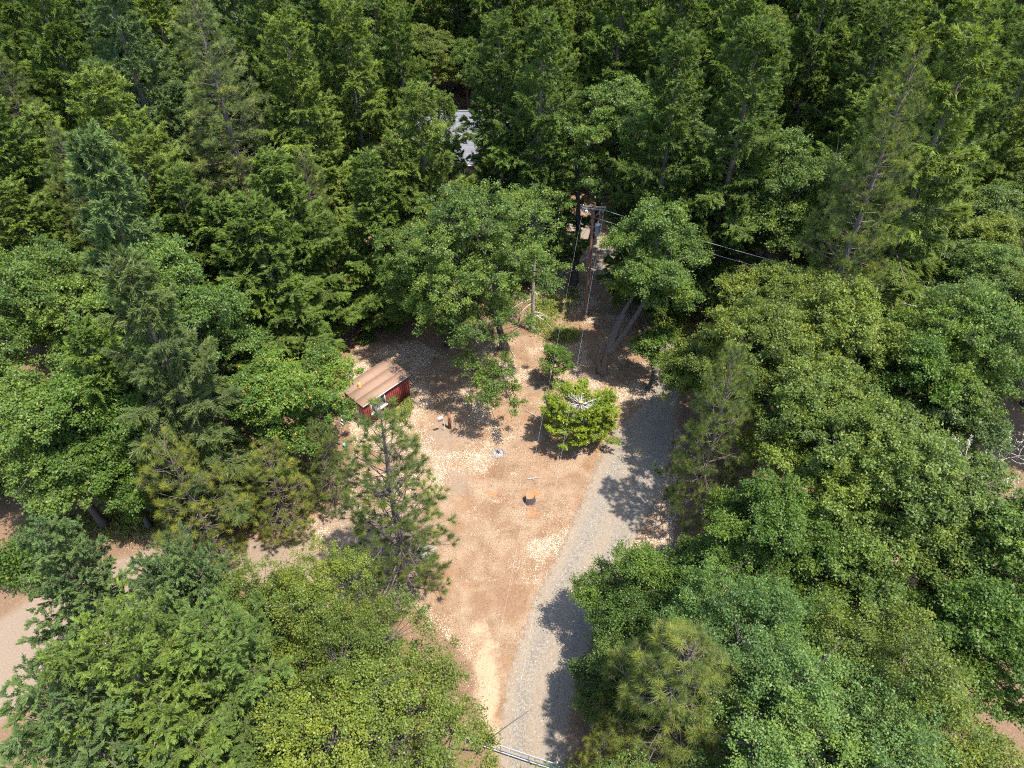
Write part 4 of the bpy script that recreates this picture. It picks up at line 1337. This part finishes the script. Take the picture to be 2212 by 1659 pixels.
mb.bar((x0r, -ov - 0.012, zf(x0r) - 0.01), (x1r, -ov - 0.012, zf(x1r) - 0.01), 0.024, 0.11)
mb.build("fascia", M['roof_edge'], shed)
mb = MB()
mb.bar((x1r + 0.012, -ov, zf(x1r) - 0.0), (x1r + 0.012, LEN + ov, zf(x1r) - 0.0), 0.03, 0.10)
mb.build("gutter", M['white_trim'], shed)
# window in the right wall, next to the front corner
wy0, wy1, wz0, wz1 = 0.62, 2.15, 1.22, 2.26
win = MB()
for a, c in (((0.02, wy0, wz0), (0.02, wy1, wz0)), ((0.02, wy0, wz1), (0.02, wy1, wz1))):
    win.bar(a, c, 0.09, 0.10)
for yv in (wy0 + 0.05, (wy0 + wy1) / 2, wy1 - 0.05):
    win.box((0.08, 0.07 if yv != (wy0 + wy1) / 2 else 0.05, wz1 - wz0 - 0.104), (0.02, yv, (wz0 + wz1) / 2))
wo = win.build("window", M['white_trim'], shed)
for a, c in ((wy0 + 0.087, (wy0 + wy1) / 2 - 0.027), ((wy0 + wy1) / 2 + 0.027, wy1 - 0.087)):
    mb = MB()
    mb.box((0.016, c - a, wz1 - wz0 - 0.105), (0.028, (a + c) / 2, (wz0 + wz1) / 2))
    mb.build("pane", M['window_glass'], wo)
mb = MB()
mb.box((0.17, wy1 - wy0 + 0.16, 0.07), (0.095, (wy0 + wy1) / 2, wz0 - 0.088))
mb.build("sill", M['white_trim'], wo)
# arched door in the front wall
dx0, dx1, dtop = -1.52, -0.38, 1.98
dm = MB()
nb = 6
cxm, hw = (dx0 + dx1) / 2, (dx1 - dx0) / 2
for k in range(nb):
    a, c = dx0 + (dx1 - dx0) * k / nb + 0.005, dx0 + (dx1 - dx0) * (k + 1) / nb - 0.005
    arc = lambda x: dtop - 0.42 + 0.42 * math.sqrt(max(0.0, 1 - ((x - cxm) / hw) ** 2))
    mdl = (a + c) / 2
    v = []
    for yv in (-0.008, -0.055):
        v += [(a, yv, 0.1), (c, yv, 0.1), (c, yv, arc(c)), (mdl, yv, arc(mdl)), (a, yv, arc(a))]
    dm.add(v, [(5, 6, 7, 8), (5, 8, 9, 9), (2, 7, 6, 1), (3, 8, 7, 2), (4, 9, 8, 3), (0, 5, 9, 4), (0, 1, 6, 5)])
do = dm.build("door", M['door_wood'], shed)
mb = MB()
mb.box((0.03, 0.04, 0.16), (dx1 - 0.14, -0.075, 1.02))
mb.build("handle", M['black_metal'], do)
mb = MB()
mb.box((W - 0.1, 0.12, 0.1), (-W / 2, -0.075, 0.05))
mb.build("threshold", M['white_trim'], shed)


def shed_pt(x, y, z):
    c_, s_ = math.cos(ang), math.sin(ang)
    return (FR[0] + c_ * x - s_ * y, FR[1] + s_ * x + c_ * y, shed_z + z)


# yellow bucket on the roof
M['yellow_plastic'] = simple("yellow_plastic", (0.48, 0.26, 0.065), 0.5, var=0.1)
bx_, by_ = -1.52, 1.02
bz = zf(bx_) + 0.076
bucket = empty("bucket", shed_pt(bx_, by_, bz))
tag(bucket, "yellow upturned bucket on the brown roof of the red shed", "bucket")
mb = MB()
mb.lathe([(0.0, 0.40), (0.095, 0.40), (0.108, 0.39), (0.135, 0.04), (0.14, 0.0)], sides=20)
mb.build("body", M['yellow_plastic'], bucket, True)
mb = MB()
mb.lathe([(0.14, 0.0), (0.165, 0.0), (0.165, 0.05), (0.142, 0.055)], sides=20)
mb.build("rim", M['yellow_plastic'], bucket, True)
mb = MB()
a = np.linspace(0, math.pi, 9)
mb.tube(np.column_stack([0.17 * np.cos(a), 0.17 * np.sin(a), 0.03 + 0 * a]), 0.006, 4)
mb.build("handle", M['black_metal'], bucket)

# white step ladder folded out by the door
M['white_metal'] = simple("white_metal", (0.66, 0.68, 0.68), 0.4, var=0.08)
lad = empty("step_ladder", shed_pt(-1.75, -0.75, 0.0), ang)
tag(lad, "white step ladder standing open by the shed's arched door", "ladder")
for s in (-1, 1):
    mb = MB()
    mb.bar((0.22 * s, -0.42, 0.02), (0.15 * s, 0.0, 1.25), 0.05, 0.03, (0, 1, 0))
    mb.build("front_rail", M['white_metal'], lad)
    mb = MB()
    mb.bar((0.21 * s, 0.42, 0.02), (0.14 * s, 0.03, 1.22), 0.035, 0.025, (0, 1, 0))
    mb.build("rear_rail", M['white_metal'], lad)
for k in range(4):
    f = (k + 0.8) / 4.6
    mb = MB()
    mb.box((0.40 - 0.12 * f, 0.10, 0.025), (0, -0.42 * (1 - f), 1.25 * f))
    mb.build("step", M['white_metal'], lad)
mb = MB()
mb.box((0.34, 0.16, 0.03), (0, 0.0, 1.27))
mb.build("top_step", M['white_metal'], lad)
# boards leaning on the door
for k, (xx, hh) in enumerate(((-0.62, 1.45), (-0.50, 1.30))):
    mb = MB()
    mb.bar((xx, -0.42 - 0.1 * k, 0.02), (xx + 0.02, -0.075, hh), 0.07, 0.03, (0, 1, 0))
    o = mb.build("timber_board", M['pale_bark'] if k else M['white_trim'], None, False, shed_pt(0, 0, 0), ang)
    tag(o, "pale narrow board leaning on the shed door, " + ("shorter one" if k else "longer white one"), "board", "boards leaning on the shed door")
# blue bucket
M['blue_plastic'] = simple("blue_plastic", (0.16, 0.45, 0.56), 0.4, var=0.1)
mb = MB()
mb.lathe([(0.0, 0.02), (0.12, 0.0), (0.15, 0.34), (0.165, 0.35), (0.165, 0.37), (0.145, 0.37), (0.115, 0.03), (0, 0.03)], sides=18)
o = mb.build("tub", M['blue_plastic'], None, True, G(747, 966))
tag(o, "small light blue tub on the ground in front of the shed", "tub")

# ------------------------------------------------------------------ board on a post and wooden post
loc = G(961, 931)
sg = empty("notice_board", loc, 0.5)
tag(sg, "small white board on a thin bent post, right of the shed", "sign")
mb = MB()
mb.tube([(0, 0, 0), (0, 0, 0.9), (-0.08, 0, 1.2), (-0.18, 0, 1.3)], 0.022, 6)
mb.build("post", M['white_metal'], sg, True)
mb = MB()
mb.box((0.42, 0.03, 0.5), (-0.30, -0.03, 1.50))
mb.build("panel", M['white_trim'], sg)
M['red_wood'] = simple("red_wood", (0.17, 0.075, 0.04), 0.85, var=0.4, scale=6, stretch=(3, 3, 0.5))
mb = MB()
mb.box((0.24, 0.14, 1.75), (0, 0, 0.875), taper=0.92)
mb.box((0.05, 0.22, 0.34), (0.02, -0.02, 1.2))
o = mb.build("wooden_post", M['red_wood'], None, False, G(972, 925), 0.3)
tag(o, "thick reddish brown wooden post behind the white board", "post")

# ------------------------------------------------------------------ fire pit
M['ash'] = simple("ash", (0.20, 0.195, 0.19), 0.95, var=0.5, scale=9)
M['grey_stone'] = simple("grey_stone", (0.19, 0.18, 0.16), 0.9, var=0.3, scale=7, bump=0.4)
M['charcoal'] = simple("charcoal", (0.025, 0.022, 0.02), 0.8, var=0.4)
fc = G(1076, 979)
fp = empty("fire_pit", fc)
tag(fp, "small fire ring of stones holding white ash and burnt sticks", "fire pit")
mb = MB()
mb.lathe([(0.0, 0.05), (0.18, 0.055), (0.30, 0.02), (0.38, 0.004)], sides=20)
mb.build("ash_bed", M['ash'], fp, True)
stone_me = []
for k in range(3):
    mb = MB()
    d = sph(10)
    bm_v = np.array([(x, y, z) for x in (-1, 0, 1) for y in (-1, 0, 1) for z in (-1, 1)], float) * np.array([0.09, 0.07, 0.05]) + rng.normal(0, 0.012, (18, 3))
    prof = [(0.0, -0.03), (0.075, -0.02), (0.095, 0.02), (0.07, 0.06), (0.0, 0.075)]
    mb.lathe(prof, sides=7)
    v = mb.v[0]
    v *= np.array([1.1, 0.85, 0.9])
    v += rng.normal(0, 0.009, v.shape)
    stone_me.append(mb.mesh("stone", M['grey_stone']))
for k in range(13):
    a = k * 6.283 / 13 + rnd(-0.08, 0.08)
    o = bpy.data.objects.new("stone", stone_me[k % 3])
    o.parent = fp
    o.location = (0.5 * math.cos(a), 0.5 * math.sin(a), 0.02)
    o.rotation_euler = (0, 0, rnd(0, 6.28))
    sc = rnd(0.75, 1.1)
    o.scale = (sc, sc, sc)
    COL.objects.link(o)
for a, l in ((2.6, 0.5), (0.6, 0.35), (1.8, 0.42)):
    mb = MB()
    d = np.array([math.cos(a), math.sin(a), 0.1])
    mb.tube([-d * l * 0.5 + (0, 0.05, 0.09), (0, 0.06, 0.1), d * l * 0.5 + (0, 0.05, 0.12)], [0.03, 0.035, 0.025], 6)
    mb.build("burnt_stick", M['charcoal'], fp)

# ------------------------------------------------------------------ stump
m, nt, N, L, b = new_mat("stump_rings")
tc = N.new("ShaderNodeTexCoord")
wv = N.new("ShaderNodeTexWave")
wv.wave_type = 'RINGS'
wv.rings_direction = 'Z'
wv.inputs["Scale"].default_value = 9
wv.inputs["Distortion"].default_value = 2.5
L.new(tc.outputs["Object"], wv.inputs["Vector"])
r = ramp(N, [(0.2, (0.25, 0.095, 0.035)), (0.8, (0.34, 0.15, 0.065))])
L.new(wv.outputs["Fac"], r.inputs["Fac"])
L.new(r.outputs["Color"], b.inputs["Base Color"])
b.inputs["Roughness"].default_value = 0.85
M['stump_rings'] = m
loc = G(1144, 1083)
st_ = empty("tree_stump", loc)
tag(st_, "fresh cut tree stump with orange top and dark bark", "stump")
sides = 26
a = np.arange(sides) * 6.283 / sides
lob = 1 + 0.05 * np.sin(a * 3 + 1) + 0.04 * np.sin(a * 5) + 0.02 * np.sin(a * 11)
mb = MB()
rings = []
for z, rr in ((-0.05, 0.46), (0.04, 0.41), (0.18, 0.37), (0.56, 0.345), (0.60, 0.325)):
    rings.append(np.column_stack([rr * lob * np.cos(a), rr * lob * np.sin(a), np.full(sides, z)]))
v = np.concatenate(rings)
i = np.arange(4)[:, None] * sides
j = np.arange(sides)[None]
mb.add(v, np.stack([i + j, i + (j + 1) % sides, i + sides + (j + 1) % sides, i + sides + j], -1).reshape(-1, 4))
mb.build("bark", M['oak_bark'], st_, True)
mb = MB()
top_r = np.column_stack([0.32 * lob * np.cos(a), 0.32 * lob * np.sin(a), np.full(sides, 0.602)])
mid_r = top_r * np.array([0.5, 0.5, 1]) + np.array([0, 0, 0.004])
v = np.concatenate([top_r, mid_r, [(0, 0, 0.608)]])
fs = [(k, (k + 1) % sides, sides + (k + 1) % sides, sides + k) for k in range(sides)] + [(sides + k, sides + (k + 1) % sides, 2 * sides, 2 * sides) for k in range(sides)]
mb.add(v, fs)
mb.build("cut_face", M['stump_rings'], st_)

# ------------------------------------------------------------------ weathered slatted bench under the pine
M['grey_wood'] = simple("grey_wood", (0.34, 0.31, 0.27), 0.9, var=0.35, scale=7, stretch=(1, 4, 4))
loc = G(921, 1206)
bn = empty("garden_bench", loc, math.radians(-15))
tag(bn, "weathered grey slatted bench half under the lone pine", "bench")
for k in range(5):
    mb = MB()
    mb.box((1.25, 0.085, 0.025), (0, -0.26 + 0.115 * k, 0.42))
    mb.build("seat_slat", M['grey_wood'], bn)
for k in range(4):
    mb = MB()
    mb.box((1.25, 0.025, 0.10), (0, 0.30 + 0.03 * k, 0.54 + 0.13 * k))
    mb.build("back_slat", M['grey_wood'], bn)
for s in (-1, 1):
    for yv, hh in ((-0.26, 0.62), (0.28, 0.40)):
        mb = MB()
        mb.box((0.06, 0.06, hh), (0.58 * s, yv, hh / 2))
        mb.build("leg", M['grey_wood'], bn)
    mb = MB()
    mb.box((0.10, 0.66, 0.03), (0.60 * s, 0.0, 0.637))
    mb.build("armrest", M['grey_wood'], bn)
    mb = MB()
    mb.bar((0.52 * s, 0.285, 0.40), (0.52 * s, 0.40, 1.0), 0.05, 0.03, (1, 0, 0))
    mb.build("back_post", M['grey_wood'], bn)
# little side table
tb = empty("side_table", G(912, 1226), 0.3)
tag(tb, "small grey wooden side table next to the slatted bench", "table")
mb = MB()
mb.box((0.42, 0.42, 0.03), (0, 0, 0.40))
mb.build("table_top", M['grey_wood'], tb)
for sx in (-1, 1):
    for sy in (-1, 1):
        mb = MB()
        mb.box((0.04, 0.04, 0.384), (0.17 * sx, 0.17 * sy, 0.192))
        mb.build("leg", M['grey_wood'], tb)

# ------------------------------------------------------------------ utility pole
M['pole_wood'] = simple("pole_wood", (0.17, 0.085, 0.05), 0.85, var=0.35, scale=4, stretch=(4, 4, 0.3))
M['old_timber'] = simple("old_timber", (0.15, 0.13, 0.115), 0.9, var=0.45, scale=5, stretch=(1, 5, 5))
M['steel_grey'] = simple("steel_grey", (0.30, 0.37, 0.42), 0.4, 0.2, var=0.08)
M['galvanised'] = simple("galvanised", (0.33, 0.33, 0.345), 0.45, 0.5, var=0.12)
M['porcelain'] = simple("porcelain", (0.36, 0.36, 0.37), 0.25, var=0.08)
M['wire'] = simple("wire", (0.62, 0.62, 0.62), 0.35, 0.35, var=0.05)
PB = G(1264, 678)
PT_H = 11.3
up = empty("utility_pole", PB)
tag(up, "brown wooden utility pole with crossarm and grey transformer", "utility pole")
mb = MB()
mb.tube([(0, 0, -0.1), (0, 0, PT_H * 0.5), (0, 0, PT_H)], [0.175, 0.15, 0.125], 14)
mb.build("post", M['pole_wood'], up, True)
arm_a = math.radians(-10)
ca, sa = math.cos(arm_a), math.sin(arm_a)
AX = lambda x, y, z: (ca * x - sa * y, sa * x + ca * y, z)
zarm = PT_H - 0.22
for yv in (-0.19, 0.19):
    mb = MB()
    mb.bar(AX(-1.0, yv, zarm), AX(1.0, yv, zarm), 0.11, 0.13)
    mb.build("crossarm", M['old_timber'], up)
for s in (-1, 1):
    mb = MB()
    mb.bar(AX(0.62 * s, -0.26, zarm - 0.02), AX(0.02 * s, -0.19, zarm - 0.85), 0.05, 0.02, (0, 1, 0))
    mb.build("brace", M['pale_bark'], up)
ins = [(1.0, 0, 0.16, 0), (-1.0, 0, 0.16, 0), (-0.62, -0.1, 0.0, 1), (0.55, -0.12, 0.0, 1), (-0.92, -0.2, -0.12, 1), (0.86, -0.2, -0.12, 1)]
iprof = [(0.0, 0.0), (0.03, 0.0), (0.03, 0.05), (0.075, 0.06), (0.035, 0.09), (0.07, 0.11), (0.035, 0.14), (0.05, 0.19), (0.0, 0.21)]
for x, yv, dz, kk in ins:
    mb = MB()
    R = np.eye(3) if not kk else np.array([[1, 0, 0], [0, -1, 0], [0, 0, -1.0]])
    mb.lathe(iprof, AX(x * 0.92, yv, zarm + (0.066 if not kk else -0.066) + 0 * dz), 12, R)
    mb.build("insulator", M['porcelain'], up, True)
# cut-out fuse
mb = MB()
mb.bar(AX(-0.60, -0.30, zarm - 0.05), AX(-0.42, -0.42, zarm - 0.45), 0.05, 0.05)
mb.box((0.12, 0.1, 0.2), AX(-0.66, -0.30, zarm - 0.2))
mb.build("fuse_cutout", M['porcelain'], up)
tz = PT_H - 2.75
tf = MB()
tc_ = AX(0.46, -0.02, tz)
tf.lathe([(0.0, 0.0), (0.22, 0.0), (0.235, 0.03), (0.235, 1.0), (0.255, 1.01), (0.255, 1.06), (0.20, 1.10), (0.0, 1.13)], tc_, 20)
tfo = tf.build("transformer", M['steel_grey'], up, True)
mb = MB()
mb.lathe([(0.0, 0), (0.04, 0), (0.07, 0.06), (0.04, 0.09), (0.07, 0.13), (0.04, 0.17), (0.06, 0.22), (0.0, 0.30)], np.array(tc_) + (0, 0, 1.11), 12)
mb.build("bushing", M['porcelain'], tfo, True)
for z in (0.25, 0.8):
    mb = MB()
    mb.bar(AX(0.12, -0.02, tz + z), AX(0.25, -0.02, tz + z), 0.10, 0.05)
    mb.build("bracket", M['galvanised'], tfo)
for k, (x, zt_) in enumerate(((0.185, tz - 0.9), (0.145, tz - 0.7))):
    mb = MB()
    p = [AX(x, -0.12 + 0.12 * k, 0.05), AX(x, -0.12 + 0.12 * k, zt_), AX(x + 0.08, -0.12, zt_ + 0.25), AX(0.46, -0.1, tz + 0.02)]
    mb.tube(p, 0.032 if k == 0 else 0.022, 6)
    mb.build("conduit", M['galvanised'], up, True)
mb = MB()
a = np.linspace(-1.2, 2.0, 9)
mb.tube([AX(-0.98 - 0.2 * math.cos(t), -0.05, zarm - 0.12 + 0.24 * math.sin(t)) for t in a], 0.012, 4)
mb.build("jumper_wire", M['galvanised'], up, True)

# wires: two spans run over the clearing to the next pole behind the drone, two run right
TOP = np.array([PB[0], PB[1], PB[2]])


def wire(a, b_, sag, label, rad=0.0024, k=28):
    t = np.linspace(0, 1, k)[:, None]
    p = np.asarray(a) * (1 - t) + np.asarray(b_) * t
    p[:, 2:] -= sag * 4 * t * (1 - t)
    mb = MB()
    mb.tube(p, rad, 5)
    o = mb.build("power_line", M['wire'], None, True)
    tag(o, label, "power line", "power lines from the utility pole")


LW = TOP + np.array(AX(-0.92, -0.26, zarm - 0.2))
RW = TOP + np.array(AX(0.86, -0.26, zarm - 0.2))
# the far ends are found from where the wires pass over the stump and the drive
near_l = P(1080, 1355, 8.2)
near_r = P(1150, 1330, 8.2)


def extend(a, b_, k):
    return a + (b_ - a) * k


wire(LW, extend(LW, near_l, 1.7), 0.55, "thin power line from the crossarm's left end over the stump")
wire(RW, extend(RW, near_r, 1.7), 0.55, "thin power line from the crossarm's right end over the topped cedar")
far_u = P(2330, 712, 10.5)
far_d = P(2330, 735, 9.9)
wire(TOP + np.array(AX(0.9, 0.1, zarm - 0.15)), far_u, 0.7, "upper power line running right from the pole into the oaks", 0.010)
wire(TOP + np.array(AX(0.12, 0.1, PT_H - 1.15)), far_d, 0.7, "lower power line running right from the pole into the oaks", 0.011)
wire(TOP + np.array([-0.12, -0.1, PT_H - 1.3]), G(1205, 600), 0.0, "slanting guy wire on the far side of the utility pole", 0.012)

# ------------------------------------------------------------------ pipe gate across the drive
ga, gb = P(1006, 1603), P(1199, 1668)
gvec = (gb - ga)[:2]
glen = float(np.hypot(*gvec))
gang = math.atan2(gvec[1], gvec[0])
gate = empty("pipe_gate", (ga[0], ga[1], float(gz(ga[0], ga[1]))), gang)
tag(gate, "grey metal pipe gate closed across the bottom of the drive", "gate")
zt_, zb_ = 1.12, 0.30
for z, rr, nme in ((zt_, 0.035, "top_rail"), (zb_, 0.04, "bottom_rail")):
    mb = MB()
    mb.tube([(0.1, 0, z), (glen / 2, 0, z), (glen - 0.12, 0, z)], rr, 8)
    mb.build(nme, M['galvanised'], gate, True)
for f in (0.03, 0.40, 0.71, 0.96):
    mb = MB()
    mb.tube([(glen * f, 0, zb_), (glen * f, 0, zt_)], 0.028, 8)
    mb.build("upright", M['galvanised'], gate, True)
for z in (0.5, 0.7, 0.9):
    mb = MB()
    mb.tube([(0.2, 0, z), (glen - 0.2, 0, z)], 0.006, 4)
    mb.build("strand", M['galvanised'], gate, True)
for f, nme, lab in ((-0.01, "gate_post", "left gate post, half under the thin-leaved oak"), (1.01, "gate_post", "right gate post with rounded metal cap")):
    o = empty(nme, (ga[0] + gvec[0] * f, ga[1] + gvec[1] * f, float(gz(ga[0], ga[1]))))
    tag(o, lab, "post", "gate posts")
    mb = MB()
    mb.tube([(0, 0, -0.1), (0, 0, 0.7), (0, 0, 1.35)], 0.075, 12)
    mb.build("shaft", M['galvanised'], o, True)
    mb = MB()
    mb.lathe([(0.0, 1.44), (0.05, 1.43), (0.08, 1.39), (0.088, 1.35), (0.088, 1.32)], sides=14)
    mb.build("cap", M['galvanised'], o, True)

# ------------------------------------------------------------------ the house in the forest and a low outbuilding
M['grey_shingle'] = simple("grey_shingle", (0.13, 0.13, 0.14), 0.9, var=0.16, scale=12, bump=0.3, tintvar=0.14)
M['house_wall'] = simple("house_wall", (0.30, 0.22, 0.15), 0.85, var=0.12, scale=3)
M['brown_shingle'] = simple("brown_shingle", (0.27, 0.22, 0.22), 0.9, var=0.15, scale=10, tintvar=0.1)


def house(x0, x1, y0, y1, eave, ridge, name, label, roofm, ov=0.5, windows=True):
    h = empty(name, ((x0 + x1) / 2, (y0 + y1) / 2, float(gz((x0 + x1) / 2, (y0 + y1) / 2))))
    tag(h, label, "house" if windows else "shed")
    w, d = (x1 - x0) / 2, (y1 - y0) / 2
    for a, c in (((-w, -d), (w, -d)), ((-w, d), (w, d))):
        mb = MB()
        mb.box((2 * w, 0.2, eave), (0, a[1], eave / 2))
        mb.build("wall", M['house_wall'], h)
    for s in (-1, 1):
        mb = MB()
        v = []
        for xx in (s * w - 0.1, s * w + 0.1):
            v += [(xx, -d + 0.102, 0), (xx, d - 0.102, 0), (xx, d - 0.102, eave), (xx, 0, ridge - 0.12), (xx, -d + 0.102, eave)]
        mb.add(v, [(0, 4, 2, 1), (4, 3, 2, 2), (5, 6, 7, 9), (9, 7, 8, 8), (0, 5, 9, 4), (1, 2, 7, 6), (4, 9, 8, 3), (3, 8, 7, 2), (0, 1, 6, 5)])
        mb.build("gable_wall", M['house_wall'], h)
    courses = 26
    for s in (-1, 1):
        mb = MB()
        sl = (ridge - eave) / d
        for k in range(courses):
            f0, f1 = k / courses, (k + 1.12) / courses
            ya, yb = s * f0 * (d + ov), s * f1 * (d + ov)
            za, zb = ridge - sl * abs(ya) + 0.0, ridge - sl * abs(yb) + 0.03
            nseg = 16
            for q in range(nseg):
                xa, xb = -w - ov + (2 * w + 2 * ov) * q / nseg, -w - ov + (2 * w + 2 * ov) * (q + 0.995) / nseg
                v = [(xa, ya, za), (xb, ya, za), (xb, yb, zb), (xa, yb, zb), (xa, yb, zb - 0.035), (xb, yb, zb - 0.035)]
                mb.add(v, [(0, 1, 2, 3) if s < 0 else (3, 2, 1, 0), (3, 2, 5, 4)], rng.random())
        ro = mb.build("roof", roofm, h)
    mb = MB()
    mb.box((2 * w + 2 * ov, 0.34, 0.06), (0, 0, ridge + 0.025))
    mb.build("ridge_cap", roofm, h)
    for s in (-1, 1):
        mb = MB()
        mb.bar((-w - ov, s * (d + ov + 0.05), eave - (ridge - eave) / d * ov - 0.02), (w + ov, s * (d + ov + 0.05), eave - (ridge - eave) / d * ov - 0.02), 0.08, 0.14)
        mb.build("gutter", M['white_trim'], h)
    if windows:
        for xx in (-0.55 * w, 0.1 * w, 0.62 * w):
            mb = MB()
            for zz in (0.9, 2.2):
                mb.box((1.3, 0.08, 0.1), (xx, -d - 0.12, zz))
            for q in (-0.6, 0, 0.6):
                mb.box((0.08, 0.08, 1.2), (xx + q, -d - 0.12, 1.55))
            wo = mb.build("window", M['white_trim'], h)
            mb = MB()
            mb.box((1.1, 0.03, 1.18), (xx, -d - 0.115, 1.55))
            mb.build("pane", M['window_glass'], wo)
    return h


house(-13.5, -0.6, 82.5, 98.5, 3.0, 6.2, "grey_house", "grey-roofed house mostly hidden by firs at the forest's centre", M['grey_shingle'])
q = P(1040, 578, 2.6)
house(q[0] - 1.7, q[0] + 1.7, q[1] - 1.6, q[1] + 1.6, 2.2, 2.9, "outbuilding", "low outbuilding with a dull purple-brown roof behind the big round oak", M['brown_shingle'], 0.25, False)

# a few fallen branches in the clearing
for k, (dx, dy, a, ln) in enumerate([(1112, 772, 1.9, 2.4), (870, 770, 0.6, 2.2), (1240, 985, 0.2, 1.1), (1140, 1036, 0.1, 0.9), (1165, 905, 2.4, 1.5), (335, 1215, 0.5, 2.4)]):
    p = G(dx, dy)
    mb = MB()
    d = np.array([math.cos(a), math.sin(a), 0.0])
    pts = curve_pts(np.array([0, 0, 0.05]), d * ln + (0, 0, 0.10), np.array([rnd(-.1, .1), rnd(-.1, .1), 0.05]), 6)
    mb.tube(pts, np.linspace(0.04, 0.012, 6), 6)
    for q in range(4):
        f = rnd(0.3, 0.9)
        s0 = pts[0] * (1 - f) + pts[-1] * f + (0, 0, 0.03)
        mb.tube([s0, s0 + unit(d + rng.normal(0, 0.6, 3)) * rnd(0.2, 0.5)], [0.014, 0.005], 3)
    o = mb.build("fallen_branch", M['dead_wood'], None, True, p)
    tag(o, ["bare fallen branch under the big round oak", "fallen branch lying behind the red shed", "short stick on the clearing floor below the topped cedar",
            "short brown stick just above the stump", "fallen branch on bare soil left of the topped cedar", "fallen branch lying on the dirt track at left"][k], "branch")
